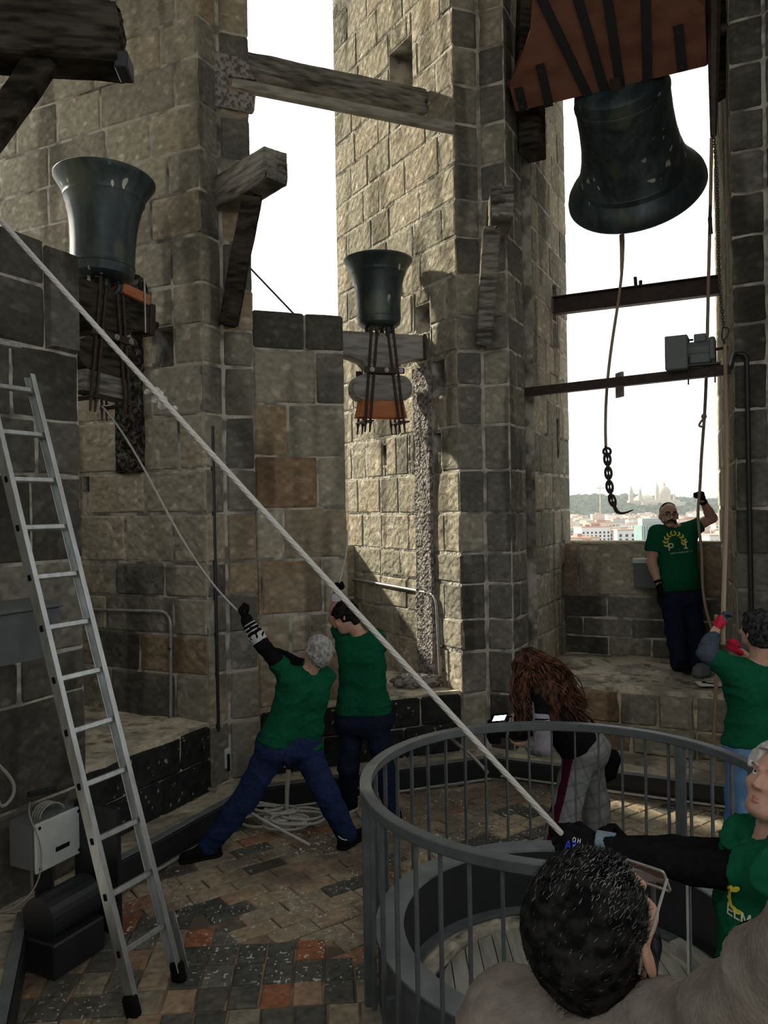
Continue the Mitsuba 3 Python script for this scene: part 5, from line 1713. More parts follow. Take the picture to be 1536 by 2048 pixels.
# ---------------------------------------------------------------- the young man beside him
Y = dict(hl=at(703, 1440, 6.40), hr=at(752, 1438, 6.36), sl=at(692, 1284, 6.42), sr=at(752, 1276, 6.34), hd=at(690, 1236, 6.38))
Y.update(kl=at(697, 1535, 6.42), kr=at(768, 1540, 6.30), al=at_z(698, 1602, 0.09), ar=at_z(788, 1640, 0.09), el=at(668, 1238, 6.62), wl=at(671, 1190, 6.6), er=at(760, 1310, 6.62), wr=at(702, 1290, 6.78))
p = thing('person', 'young man with black hair, green T-shirt, head bowed, facing the brown infill wall', 'person')
B = Body()
up, mh, ms = torso(B, Y['hl'], Y['hr'], Y['sl'], Y['sr'])
arms(B, Y['sl'], Y['el'], Y['wl'])
arms(B, Y['sr'], Y['er'], Y['wr'])
leg(B, Y['hl'], Y['kl'], Y['al'])
leg(B, Y['hr'], Y['kr'], Y['ar'])
Hh = head_axes([-0.80, 0.10, -0.42], [-0.1, 0.35, 1])
add_head(B, Y['hd'], Hh, 0.97, ms + up * 0.02)
put('body', mesh_of(B, B, 0.0075), 'skin', p, smooth=True)
put('hair', hair_cap(Y['hd'], Hh, 0.97, 0.020, [(0.06, 0.055, 0.25), (0.020, 0.005, 0.0), (-0.05, -0.06, 0.0)], 0.016, 26, 8), 'hair_black', p, smooth=True, label='black hair')
sh = Body()
torso(sh, Y['hl'], Y['hr'], Y['sl'], Y['sr'])
shf, sb = shirt_field(sh, [(Y['sl'], Y['el'], 0.6, 0.068, 0.070), (Y['sr'], Y['er'], 0.6, 0.068, 0.070)], 0.020, (mh + up * 0.06, -up), ms + up * 0.10, 0.086)
put('shirt', folds(mesh_of(shf, sb, 0.009, 0.05), 0.015, (9, 9, 15), 14), 'green_cloth', p, smooth=True, label='green T-shirt')
tr = Body()
tr.cap(Y['hl'], Y['hr'], 0.112, None, 0.05)
waist(tr, Y['hl'], Y['hr'], up)
leg(tr, Y['hl'], Y['kl'], Y['al'], (0.098, 0.074, 0.068, 0.056))
leg(tr, Y['hr'], Y['kr'], Y['ar'], (0.098, 0.074, 0.068, 0.056))
put('trousers', folds(mesh_of(grow(tr, 0.006, (mh + up * 0.09, up)), tr, 0.010, 0.04), 0.012, (13, 13, 13), 16), 'navy_cloth', p, smooth=True, label='black trousers')
put_hand(p, 'glove', 'black_cloth', hand(Y['wl'], at(676, 1155, 6.62) - Y['wl'], [0.5, 0.2, 0.2], 1, s=1.05, r=0.0105), 'black work glove')
put('glove_cuff', cyl(Y['wl'] - [0, 0, 0.05], Y['wl'] + [0, 0, 0.015], 0.040, 14), 'white_cloth', p, label='pale glove cuff')
put_hand(p, 'glove', 'black_cloth', hand(Y['wr'], np.array([-0.5, 0.3, 0.6]), [-0.3, -0.3, 0.6], -1, s=1.05, r=0.0105), 'black work glove')
shoe(p, Y['al'], [-0.55, -0.55, 0], 0.0, sole='white_cloth', label='black shoe with a white sole')
shoe(p, Y['ar'], [0.45, -0.3, 0], 0.0, sole='white_cloth', label='black shoe with a white sole')
put('hand_line', tube(spline([at(694, 1060, 6.75), at(690, 1120, 6.70), at(680, 1160, 6.62), at(672, 1195, 6.6), at(664, 1230, 6.62)], 20), 0.0065, 6), 'rope_white', smooth=True, label='thin white cord held up by the young man at the wall', cat='rope')

# ---------------------------------------------------------------- the bearded man on the right ledge
D0 = 8.35
Q = dict(hl=at(1376, 1192, D0), hr=at(1344, 1193, D0), sl=at(1386, 1056, D0), sr=at(1311, 1066, D0), hd=at(1338, 1030, D0 - 0.03))
ZL = 0.80
Q.update(kl=at(1390, 1256, D0 - 0.02), kr=at(1350, 1262, D0 - 0.06), al=np.r_[at(1391, 1300, D0)[:2], ZL + 0.09], ar=np.r_[at(1358, 1312, D0 - 0.12)[:2], ZL + 0.09],
         el=at(1424, 1036, D0 - 0.04), wl=at(1405, 1001, D0 - 0.16), er=at(1303, 1125, D0 - 0.02), wr=at(1317, 1166, D0 - 0.10))
p = thing('person', 'bald bearded man with glasses and printed green T-shirt on the ledge before the city', 'person')
B = Body()
fr = unit([-0.12, -1, 0])
up, mh, ms = torso(B, Q['hl'], Q['hr'], Q['sl'], Q['sr'], 0.02, fr)
arms(B, Q['sl'], Q['el'], Q['wl'], (0.060, 0.052, 0.046, 0.032))
arms(B, Q['sr'], Q['er'], Q['wr'], (0.060, 0.050, 0.046, 0.032))
leg(B, Q['hl'], Q['kl'], Q['al'])
leg(B, Q['hr'], Q['kr'], Q['ar'])
Hh = head_axes([-0.10, -1, 0.02])
Lh = add_head(B, Q['hd'], Hh, 1.08, ms + up * 0.02)
put('body', mesh_of(B, B, 0.007), 'skin', p, smooth=True)
put('hair', hair_cap(Q['hd'], Hh, 1.08, 0.004, [(-0.035, 0.085, 0.0), (0.012, 0.20, 0.0), (-0.06, -0.06, 0.0)], 0.004, 60, 4), 'hair_dark', p, smooth=True, label='short dark hair at the sides')
ms_ = Body()
for q in (-1, 1):
    ms_.cap(Lh(0.004 * q, 0.095, -0.050), Lh(0.026 * q, 0.085, -0.057), 0.006, 0.007, 0.008)
    ms_.cap(Lh(0.026 * q, 0.085, -0.057), Lh(0.036 * q, 0.074, -0.088), 0.007, 0.005, 0.008)
put('moustache', folds(mesh_of(ms_, ms_, 0.004), 0.006, (60, 60, 60), 2), 'hair_black', p, smooth=True, label='dark drooping moustache')
bd = Body()
bd.ell(Lh(0, 0.028, -0.066), np.array([0.0605, 0.0635, 0.054]) * 1.08, Hh, 0.02)
m = mesh_of(grow(bd, 0.0, (Lh(0, 0, -0.045), Hh[:, 2])), bd, 0.006)
put('beard', folds(m, 0.003, (60, 60, 60), 3), 'stubble', p, smooth=True, label='short stubble beard')
gl = [xf(torus(0.021, 0.0022, 20, 6), np.stack([Hh[:, 0], Hh[:, 2], -Hh[:, 1]], 1), Lh(0.033 * q, 0.100, 0.002)) for q in (-1, 1)]
gl += [tube([Lh(-0.013, 0.101, 0.004), Lh(0.013, 0.101, 0.004)], 0.002, 5)] + [tube([Lh(0.053 * q, 0.098, 0.006), Lh(0.078 * q, 0.0, 0.004)], 0.002, 5) for q in (-1, 1)]
put('spectacles', cat_m(gl), 'rubber', p, label='thin dark spectacles')
for q in (-1, 1):
    put('eye', xf(trimesh.creation.icosphere(2, 0.0125), None, Lh(0.031 * q, 0.0755, 0.003)), 'eye_dark', p)
    put('eyebrow', tube(spline([Lh(0.014 * q, 0.098, 0.024), Lh(0.034 * q, 0.094, 0.030), Lh(0.052 * q, 0.080, 0.024)], 8), 0.0045, 5), 'hair_black', p)
sh = Body()
torso(sh, Q['hl'] + up * 0.03, Q['hr'] + up * 0.03, Q['sl'], Q['sr'], 0.03, fr)
shf, sb = shirt_field(sh, [(Q['sl'], Q['el'], 0.40, 0.080, 0.084), (Q['sr'], Q['er'], 0.62, 0.078, 0.086)], 0.018, (mh + up * 0.075, -up), ms + up * 0.10, 0.090)
shirt = put('shirt', folds(mesh_of(shf, sb, 0.009, 0.05), 0.010, (9, 9, 9), 24), 'green_cloth', p, smooth=True, label='green T-shirt with a yellow wreath')


def chest_frame(px, py, dd):
    r = unit(np.cross(-fr, [0, 0, 1]))
    M = np.eye(4)
    M[:3, 0], M[:3, 1], M[:3, 2], M[:3, 3] = (r * math.cos(0.10) + np.array([0, 0, math.sin(0.10)])), np.cross(fr, r * math.cos(0.10) + np.array([0, 0, math.sin(0.10)])), fr, at(px, py, dd)
    return M


def chest(m2, px, py, mat, name, label=None, ):
    m2 = m2.copy()
    m2.apply_transform(chest_frame(px, py, D0 - 0.25))
    put(name, decal(m2, shf, -fr, 0.009, 0.3), mat, shirt, label=label)


wr_ = []
for a in np.linspace(-22, 202, 10):
    ca, sa = math.cos(math.radians(a)), math.sin(math.radians(a))
    for rr, tw in ((0.078, 50), (0.104, -40)):
        lf = Polygon([(0.021 * math.cos(t), 0.0085 * math.sin(t)) for t in np.linspace(0, 2 * PI, 10)[:-1]])
        lf = shapely.affinity.translate(shapely.affinity.rotate(lf, a + 90 + (tw if a < 90 else -tw)), rr * ca, rr * sa * 0.92)
        wr_.append(extrude(lf, 0.001))
chest(cat_m(wr_), 1355, 1084, 'yellow_print', 'wreath_print', 'yellow laurel wreath print')
tm = meshkit.text_mesh('P', 0.075, 0.001, True)
chest(tm, 1341, 1103, 'pale_print', 'letter_print', 'pale yellow letters P I')
tm = meshkit.text_mesh('I', 0.075, 0.001, True)
chest(tm, 1373, 1099, 'pale_print', 'letter_print')
tm = meshkit.text_mesh('SANTA MARIA DEL PI', 0.016, 0.001)
chest(tm, 1346, 1110, 'pale_print', 'letter_print')
tm = meshkit.text_mesh('-', 0.03, 0.001, True)
chest(tm, 1361, 1103, 'pale_print', 'letter_print')
tr = Body()
tr.cap(Q['hl'], Q['hr'], 0.130, None, 0.05)
waist(tr, Q['hl'], Q['hr'], up, 0.2, 0.130, 0.124)
leg(tr, Q['hl'], Q['kl'], Q['al'] - [0, 0, 0.04], (0.112, 0.084, 0.080, 0.074))
leg(tr, Q['hr'], Q['kr'], Q['ar'] - [0, 0, 0.04], (0.112, 0.084, 0.080, 0.074))
put('trousers', folds(mesh_of(grow(tr, 0.008, (mh + up * 0.17, up)), tr, 0.010, 0.04), 0.014, (11, 11, 9), 26), 'navy_cloth', p, smooth=True, label='dark navy trousers')
put_hand(p, 'glove', 'black_cloth', hand(Q['wl'], at(1398, 982, D0 - 0.2) - Q['wl'], [-0.7, -0.5, 0.0], 1, curl=(60, 75, 60), s=1.12, r=0.0105), 'black glove gripping the rope')
put('glove_cuff', tube([Q['wl'] + (Q['el'] - Q['wl']) * 0.12, Q['wl']], [0.041, 0.036], 14), 'black_cloth', p)
put_hand(p, 'glove', 'black_cloth', hand(Q['wr'], np.array([0.12, -0.05, -1]), [0.9, 0.1, 0.2], -1, curl=(30, 35, 30), s=1.18, r=0.0110), 'black glove hanging at his side')
put('glove_cuff', tube([Q['wr'] + (Q['er'] - Q['wr']) * 0.12, Q['wr']], [0.043, 0.038], 14), 'black_cloth', p)
shoe(p, Q['ar'], [0.15, -1, 0], ZL, label='black shoe', s=1.1)
shoe(p, Q['al'], [0.55, -0.8, 0], ZL, label='black shoe', s=1.1)

# ---------------------------------------------------------------- the man with the red gloves at the right edge
D1 = 5.0
M_ = dict(hl=at(1492, 1500, D1 + 0.05), hr=at(1556, 1500, D1 + 0.1), sl=at(1462, 1338, D1), sr=at(1572, 1338, D1 + 0.12), hd=at(1513, 1260, D1 + 0.05))
M_.update(kl=at(1480, 1640, D1), kr=at(1545, 1640, D1 + 0.1), al=np.r_[at(1484, 1700, D1 + 0.05)[:2], 0.09], ar=np.r_[at(1548, 1700, D1 + 0.2)[:2], 0.09],
          el=at(1412, 1308, D1 + 0.10), wl=at(1432, 1260, D1 + 0.30), er=at(1530, 1350, D1 + 0.42), wr=at(1482, 1305, D1 + 0.45))
p = thing('person', 'dark-haired man from behind, green T-shirt and red gloves, pulling the thick straight rope', 'person')
B = Body()
up, mh, ms = torso(B, M_['hl'], M_['hr'], M_['sl'], M_['sr'])
arms(B, M_['sl'], M_['el'], M_['wl'])
arms(B, M_['sr'], M_['er'], M_['wr'])
leg(B, M_['hl'], M_['kl'], M_['al'])
leg(B, M_['hr'], M_['kr'], M_['ar'])
Hh = head_axes([-0.35, 0.9, 0.15])
add_head(B, M_['hd'], Hh, 1.0, ms + up * 0.03)
put('body', mesh_of(B, B, 0.0075), 'skin', p, smooth=True)
put('hair', hair_cap(M_['hd'], Hh, 1.0, 0.020, [(0.05, 0.07, 0.3), (0.01, -0.01, 0.0), (-0.05, -0.085, 0.0)], 0.018, 26, 13), 'hair_dark', p, smooth=True, label='wavy dark hair')
sh = Body()
torso(sh, M_['hl'] + up * 0.02, M_['hr'] + up * 0.02, M_['sl'], M_['sr'])
shf, sb = shirt_field(sh, [(M_['sl'], M_['el'], 0.62, 0.072, 0.074), (M_['sr'], M_['er'], 0.62, 0.072, 0.074)], 0.020, (mh + up * 0.06, -up), ms + up * 0.105, 0.088)
put('shirt', folds(mesh_of(shf, sb, 0.009, 0.05), 0.016, (8, 8, 13), 34), 'green_cloth', p, smooth=True, label='green T-shirt')
tr = Body()
tr.cap(M_['hl'], M_['hr'], 0.115, None, 0.05)
waist(tr, M_['hl'], M_['hr'], up)
leg(tr, M_['hl'], M_['kl'], M_['al'], (0.108, 0.085, 0.080, 0.070))
leg(tr, M_['hr'], M_['kr'], M_['ar'], (0.108, 0.085, 0.080, 0.070))
put('trousers', folds(mesh_of(grow(tr, 0.008, (mh + up * 0.11, up)), tr, 0.010, 0.04), 0.016, (10, 10, 8), 36), 'jeans_blue', p, smooth=True, label='light blue jeans')
A = Body()
arms(A, M_['sl'], M_['el'], M_['wl'], (0.057, 0.050, 0.046, 0.036))
d = M_['wl'] - M_['el']
put('sleeve', folds(mesh_of(grow(A, 0.005, (M_['el'] + d * 0.72, d)), A, 0.008), 0.012, (20, 20, 30), 38), 'slate_cloth', p, smooth=True, label='slate blue long sleeve')
hb = hand(M_['wl'], at(1440, 1228, D1 + 0.36) - M_['wl'], [0.9, 0.2, 0.1], -1, curl=(25, 40, 35), s=1.08, r=0.0105)
put_hand(p, 'glove', 'red_cloth', hb, 'red knitted glove')
fg = Body()
fg.p = [q for q in hb.p if q[0] == 'c' and q[3] < 0.0125]
put('glove_fingers', mesh_of(grow(fg, 0.0012), fg, 0.003), 'slate_cloth', p, smooth=True, label='dark rubber fingertips')
put_hand(p, 'glove', 'red_cloth', hand(M_['wr'], at(1452, 1293, D1 + 0.42) - M_['wr'], [-0.1, -0.2, 0.9], 1, s=1.05, r=0.0105), 'red knitted glove')
shoe(p, M_['al'], [0, 1, 0], 0.0)
shoe(p, M_['ar'], [0.2, 1, 0], 0.0)
# ---------------------------------------------------------------- the woman with the video camera
D2 = 5.62
W = dict(hl=at(1163, 1500, D2 - 0.09), hr=at(1172, 1498, D2 + 0.10), sl=at(1082, 1400, D2 - 0.16), sr=at(1092, 1396, D2 + 0.17), hd=at(1056, 1338, D2))
W.update(kl=at(1136, 1600, D2 - 0.10), kr=at(1190, 1600, D2 + 0.12), al=np.r_[at(1108, 1690, D2 - 0.12)[:2], 0.09], ar=np.r_[at(1196, 1690, D2 + 0.12)[:2], 0.09],
         el=at(1076, 1496, D2 - 0.20), wl=at(1052, 1490, D2 - 0.15), er=at(1066, 1470, D2 + 0.2), wr=at(1040, 1438, D2 + 0.06))
W['el'] = at(1086, 1494, D2 - 0.24)
W['wl'] = at(1055, 1489, D2 - 0.10)
p = thing('person', 'long-haired woman in a black vest and grey checked trousers, bending over a video camera', 'person')
B = Body()
fr = unit([-0.8, 0.05, -0.6])
up, mh, ms = torso(B, W['hl'], W['hr'], W['sl'], W['sr'], front=fr, rc=0.088)
arms(B, W['sl'], W['el'], W['wl'], (0.045, 0.038, 0.036, 0.026))
arms(B, W['sr'], W['er'], W['wr'], (0.045, 0.038, 0.036, 0.026))
leg(B, W['hl'], W['kl'], W['al'])
leg(B, W['hr'], W['kr'], W['ar'])
Hh = head_axes([-0.82, 0.05, -0.55], [-0.5, 0, 1])
add_head(B, W['hd'], Hh, 0.95, ms + up * 0.02)
hand(W['wl'], at(1032, 1487, D2 - 0.03) - W['wl'], [0, 0.2, 1], 1, curl=(15, 30, 25), s=0.95, r=0.009, B=B)
hand(W['wr'], at(1026, 1432, D2 + 0.02) - W['wr'], [-0.2, -0.6, -0.6], 1, curl=(35, 45, 35), s=0.95, r=0.009, B=B)
put('body', mesh_of(B, B, 0.006), 'skin', p, smooth=True)
sh = Body()
torso(sh, W['hl'] + up * 0.03, W['hr'] + up * 0.03, W['sl'], W['sr'], front=fr, rc=0.088)
shf, sb = shirt_field(sh, [(W['sl'], W['el'], 0.30, 0.062, 0.064), (W['sr'], W['er'], 0.30, 0.062, 0.064)], 0.014, (mh + up * 0.07, -up), ms + up * 0.09, 0.08)
put('vest', folds(mesh_of(shf, sb, 0.009, 0.05), 0.012, (9, 9, 9), 44), 'black_cloth', p, smooth=True, label='black vest')
A = Body()
arms(A, W['sl'], W['el'], W['wl'], (0.055, 0.050, 0.047, 0.042))
C_ = Body()
arms(C_, W['sr'], W['er'], W['wr'], (0.055, 0.050, 0.047, 0.042))
d = W['wl'] - W['el']
sv = put('sleeve', folds(mesh_of(grow(A, 0.004, (W['el'] + d * 0.55, d)), A, 0.008), 0.010, (20, 20, 20), 45), 'lilac_cloth', p, smooth=True, label='pale lilac sleeve with a striped cuff')
put('sleeve', folds(mesh_of(grow(C_, 0.004), C_, 0.008), 0.010, (20, 20, 20), 46), 'lilac_cloth', p, smooth=True, label='pale lilac sleeve')
for f0 in (0.42, 0.50, 0.58):
    q = W['sl'] + (W['el'] - W['sl']) * f0
    dd = unit(W['el'] - W['sl'])
    put('cuff_stripe', mesh_of(grow(A, 0.008, (q - dd * 0.006, -dd), (q + dd * 0.006, dd)), A, 0.006), 'black_cloth', sv, smooth=40)
put('cuff', folds(mesh_of(grow(A, 0.010, (W['el'] + d * 0.1, -d), (W['el'] + d * 0.75, d)), A, 0.007), 0.012, (40, 40, 40), 48), 'plaid', sv, smooth=True, label='gathered checked cuff')
tr = Body()
tr.cap(W['hl'], W['hr'], 0.122, None, 0.06).cap(mh + up * 0.13, mh, 0.115, 0.13, 0.06).ell(mh + [0.05, 0, 0.0], [0.13, 0.17, 0.14], None, 0.05)
leg(tr, W['hl'], W['kl'], W['al'] - [0, 0, 0.03], (0.112, 0.092, 0.092, 0.100))
leg(tr, W['hr'], W['kr'], W['ar'] - [0, 0, 0.03], (0.112, 0.092, 0.092, 0.100))
trf = grow(tr, 0.004, (mh + up * 0.12, up), (np.array([0, 0, 0.03]), np.array([0, 0, -1.0])))
pants = put('trousers', folds(mesh_of(trf, tr, 0.009, 0.04), 0.014, (9, 9, 7), 49), 'plaid', p, smooth=True, label='grey checked trousers with a burgundy side stripe')
pts = np.array([at(1148, 1462, D2 - 0.2), at(1140, 1520, D2 - 0.2), at(1126, 1590, D2 - 0.2), at(1110, 1650, D2 - 0.2), at(1098, 1730, D2 - 0.2)])
sp = spline(pts, 24)[:, [0, 2]].astype(np.float32)


def near_seam(P):
    q = P[:, [0, 2]]
    d = np.min([np.linalg.norm(q - a - np.clip((q - a) @ (b - a) / ((b - a) @ (b - a)), 0, 1)[:, None] * (b - a), axis=1) for a, b in zip(sp[:-1], sp[1:])], axis=0)
    return np.maximum(d - 0.020, P[:, 1] - np.float32(D2 - 0.06))


put('side_stripe', mesh_of(grow(tr, 0.013, (mh + up * 0.11, up), near_seam), tr, 0.007, 0.04), 'burgundy', pants, smooth=40, label='burgundy stripe')
shoe(p, W['al'], [-1, 0, 0], 0.0)
shoe(p, W['ar'], [-1, 0.2, 0], 0.0)
put('shoulder_bag', jitter_mesh(xf(rbox(0.16, 0.12, 0.24, 0.05), rotax([0, 1, 0], 0.35), at(1216, 1530, D2 + 0.12)).subdivide().subdivide().subdivide(), 0.012, 9, 5), 'black_cloth', p, smooth=True, label='small black bag')
put('bag_strap', tube(spline([at(1218, 1500, D2 + 0.1), at(1190, 1450, D2 - 0.05), at(1150, 1412, D2 - 0.15), at(1100, 1385, D2 - 0.2)], 16), 0.010, 6), 'black_cloth', p, smooth=True)
# hair: a mass over head and back under wavy locks
hb = Body()
hd = W['hd']
hb.ell(hd + Hh @ np.array([0, -0.02, 0.03]), [0.092, 0.112, 0.102], Hh, 0.03)
hb.cap(hd + [0.02, -0.05, -0.02], at(1044, 1400, D2 - 0.09), 0.075, 0.055, 0.05).cap(at(1044, 1400, D2 - 0.09), at(1050, 1448, D2 - 0.10), 0.055, 0.030, 0.05)
hb.cap(hd + [0.06, 0, 0.0], at(1120, 1368, D2 - 0.02), 0.090, 0.085, 0.06).cap(at(1120, 1368, D2 - 0.02), at(1155, 1405, D2 - 0.03), 0.085, 0.055, 0.05)
hb.cap(at(1090, 1375, D2 - 0.16), at(1110, 1440, D2 - 0.20), 0.075, 0.035, 0.05)
HLo = Hh


def facecut(P):
    q = (P - hd.astype(np.float32)) @ Hh.astype(np.float32)
    return np.minimum(np.minimum(q[:, 1] - 0.045, 0.05 - q[:, 2]), 0.07 - np.abs(q[:, 0]))


hm = mesh_of(grow(hb, 0.0, facecut), hb, 0.008)
hair_k = put('hair', folds(hm, 0.03, (30, 30, 14), 51), 'hair_brown', p, smooth=True, label='long wavy brown hair')
rng = rng_(52)
locks = []
top = hd + Hh @ np.array([0, -0.02, 0.06])
for k in range(420):
    th = rng.uniform(0, 1)
    a = rng.uniform(-1.25, 1.25)
    s0 = hd + Hh @ np.array([0.09 * math.sin(a) * 0.9, -0.03 + 0.08 * rng.uniform(-1, 1), 0.03 + 0.10 * math.cos(a) * 0.8])
    if s0[1] > hd[1] + 0.06:
        continue
    if th < 0.42:
        e = at(rng.uniform(1030, 1075), rng.uniform(1420, 1474), D2 - rng.uniform(0.08, 0.2))
        m1 = at(rng.uniform(1020, 1060), rng.uniform(1370, 1400), D2 - rng.uniform(0.1, 0.19))
    else:
        e = at(rng.uniform(1085, 1188), rng.uniform(1400, 1452), D2 - rng.uniform(0.10, 0.24))
        m1 = at(rng.uniform(1060, 1140), rng.uniform(1335, 1375), D2 - rng.uniform(0.10, 0.20))
    c = spline([s0, s0 * 0.5 + m1 * 0.5 + np.array([0, -0.02, 0.02]), m1, m1 * 0.4 + e * 0.6, e], 22)
    t = np.linspace(0, 1, 22)
    ph = rng.uniform(0, 6.28)
    wv = np.stack([np.sin(t * rng.uniform(18, 30) + ph), np.cos(t * rng.uniform(18, 30) + ph), 0.4 * np.sin(t * 20 + ph)], 1) * (0.008 * t[:, None])
    locks.append((e, tube(c + wv, np.interp(t, [0, 0.2, 0.8, 1], [0.003, 0.0048, 0.0042, 0.0014]), 5)))
put('locks', cat_m([m for i, (e, m) in enumerate(locks) if i % 5 < 2]), 'hair_auburn', hair_k, smooth=True, kind='stuff')
put('locks', cat_m([m for i, (e, m) in enumerate(locks) if i % 5 >= 2]), 'hair_brown', hair_k, smooth=True, kind='stuff')

# the video camera she holds
Rc = np.stack([[1, 0, 0], [0, 1, 0], [0, 0, 1.0]], 1) @ rotax([0, 1, 0], 0.06)
cc = at(1022, 1463, D2 - 0.02)
t = thing('video_camera', 'black video camera with a glowing flip-out screen held by the long-haired woman', 'video camera')
put('camera_body', xf(rbox(0.20, 0.10, 0.105, 0.01), Rc, cc + [0.09, 0, 0.0]), 'rubber', t)
put('lens', xf(cat_m([cyl((-0.09, 0, 0), (0.02, 0, 0), 0.042, 20), cyl((-0.05, 0, 0), (-0.035, 0, 0), 0.046, 20)]), Rc, cc), 'rubber', t)
put('lens_ring', xf(cyl((-0.03, 0, 0), (-0.022, 0, 0), 0.044, 20), Rc, cc), 'galvanised', t)
put('matte_box', xf(rbox(0.08, 0.15, 0.13, 0.008), Rc, cc + [-0.12, 0, 0]), 'black_cloth', t, label='square lens hood')
put('top_handle', xf(tube(spline([[0.16, 0, 0.05], [0.15, 0, 0.09], [0.05, 0, 0.10], [-0.02, 0, 0.095], [-0.02, 0, 0.05]], 16), 0.012, 8), Rc, cc), 'rubber', t)
sR = rotax([0, 0, 1], 0.25) @ rotax([1, 0, 0], 0.75)
sc_ = put('screen', xf(rbox(0.115, 0.014, 0.085, 0.004), sR, at(998, 1434, D2 - 0.06)), 'rubber', t, label='flip-out screen')
glow = xf(trimesh.creation.box((0.09, 0.002, 0.065)), sR, at(998, 1434, D2 - 0.06) + sR @ np.array([0, -0.0085, 0]))
k_ = put('display', glow, 'paper', sc_, label='bright lit display')
scene[k_]['emitter'] = {'type': 'area', 'radiance': rgb(0.32, 0.34, 0.36)}

# ---------------------------------------------------------------- the woman in black sleeves pulling the white rope
g0 = 2.30
V_ = dict(hl=at(1535, 1985, g0 - 0.08), hr=at(1540, 1975, g0 + 0.12), sl=at(1556, 1752, 2.16), sr=at(1520, 1712, 2.48), hd=at(1562, 1566, 2.32))
V_.update(el=at(1384, 1732, 2.36), wl=at(1213, 1690, 2.50), er=at(1392, 1708, 2.60), wr=at(1262, 1694, 2.66))
hm_ = (V_['hl'] + V_['hr']) / 2
V_.update(kl=hm_ + [0.02, -0.08, -0.42], kr=hm_ + [0.06, 0.10, -0.42], al=np.array([hm_[0] + 0.16, hm_[1] - 0.08, 0.09]), ar=np.array([hm_[0] + 0.20, hm_[1] + 0.12, 0.09]))
p = thing('person', 'white-haired woman in green with black sleeves, leaning back on the taut white rope', 'person')
B = Body()
fr = unit([-0.93, -0.1, 0.3])
up, mh, ms = torso(B, V_['hl'], V_['hr'], V_['sl'], V_['sr'], front=fr, rc=0.092)
arms(B, V_['sl'], V_['el'], V_['wl'], (0.050, 0.040, 0.038, 0.028))
arms(B, V_['sr'], V_['er'], V_['wr'], (0.050, 0.040, 0.038, 0.028))
leg(B, V_['hl'], V_['kl'], V_['al'])
leg(B, V_['hr'], V_['kr'], V_['ar'])
BH = Body()
Hh = head_axes([-0.78, -0.42, 0.36], [0.2, 0, 1])
Lh = add_head(BH, V_['hd'], Hh, 0.98, ms + up * 0.02)
BL = Body()
BL.p = B.p + BH.p
put('body', mesh_of(BL, BL, 0.0055), 'skin', p, smooth=True)
for q in (-1, 1):
    put('eye', xf(trimesh.creation.icosphere(3, 0.0112), None, Lh(0.031 * q, 0.0752, 0.003)), 'eye_white', p)
    put('iris', xf(trimesh.creation.icosphere(2, 0.0060), None, Lh(0.030 * q, 0.0815, 0.0058)), 'eye_dark', p)
    put('eyebrow', tube(spline([Lh(0.014 * q, 0.099, 0.023), Lh(0.034 * q, 0.093, 0.029), Lh(0.052 * q, 0.078, 0.024)], 8), 0.0035, 5), 'hair_grey', p)
lp_ = Body()
for a, b in ((-1, 0), (0, 1)):
    lp_.cap(Lh(0.019 * a, 0.0885 - 0.008 * abs(a), -0.063), Lh(0.019 * b, 0.0885 - 0.008 * abs(b), -0.063), 0.0058, None, 0.004)
    lp_.cap(Lh(0.017 * a, 0.0885 - 0.008 * abs(a), -0.0735), Lh(0.017 * b, 0.0885 - 0.008 * abs(b), -0.0735), 0.0062, None, 0.002)
put('lips', mesh_of(lp_, lp_, 0.002), 'lip', p, smooth=True, label='closed lips')
put('hair', hair_cap(V_['hd'], Hh, 0.98, 0.022, [(0.058, 0.072, 0.2), (0.012, 0.01, 0.0), (-0.06, -0.09, 0.0)], 0.016, 22, 61, 0.005), 'hair_white', p, smooth=True, label='white hair')
sh = Body()
torso(sh, V_['hl'], V_['hr'], V_['sl'], V_['sr'], front=fr, rc=0.092)
shf, sb = shirt_field(sh, [(V_['sl'], V_['el'], 0.42, 0.075, 0.078), (V_['sr'], V_['er'], 0.42, 0.075, 0.076)], 0.020, (mh - up * 0.12, -up), ms + up * 0.105, 0.078)
shirt = put('shirt', folds(mesh_of(shf, sb, 0.008, 0.05), 0.022, (9, 9, 9), 62), 'green_cloth', p, smooth=True, label='green T-shirt')
ck_ = Body()
for a in np.linspace(0, 2 * PI, 9)[:-1]:
    pass
sc0 = ms + up * 0.075
ring_ = [sc0 + 0.075 * (math.cos(a) * np.array([0.75, 0.2, 0.10]) + math.sin(a) * np.array([-0.2, 0.95, 0.0])) + np.array([-0.03, 0, -0.01 + 0.02 * math.cos(a)]) for a in np.linspace(0, 2 * PI, 13)]
for a, b in zip(ring_[:-1], ring_[1:]):
    ck_.cap(a, b, 0.036, None, 0.02)
put('neckerchief', folds(mesh_of(ck_, ck_, 0.006), 0.026, (22, 22, 22), 63), 'green_cloth', p, smooth=True, label='rumpled green neckerchief')
tr = Body()
tr.cap(V_['hl'], V_['hr'], 0.12, None, 0.05)
leg(tr, V_['hl'], V_['kl'], V_['al'], (0.108, 0.080, 0.076, 0.066))
leg(tr, V_['hr'], V_['kr'], V_['ar'], (0.108, 0.080, 0.076, 0.066))
put('trousers', mesh_of(grow(tr, 0.005), tr, 0.012), 'jeans_dark', p, smooth=True, label='dark jeans')
for s, e, w in (('sl', 'el', 'wl'), ('sr', 'er', 'wr')):
    A = Body()
    arms(A, V_[s], V_[e], V_[w], (0.055, 0.046, 0.043, 0.034))
    put('sleeve', folds(mesh_of(grow(A, 0.004), A, 0.007), 0.006, (16, 16, 16), 64), 'black_cloth', p, smooth=True, label='black long sleeve')
wl = V_['wl']
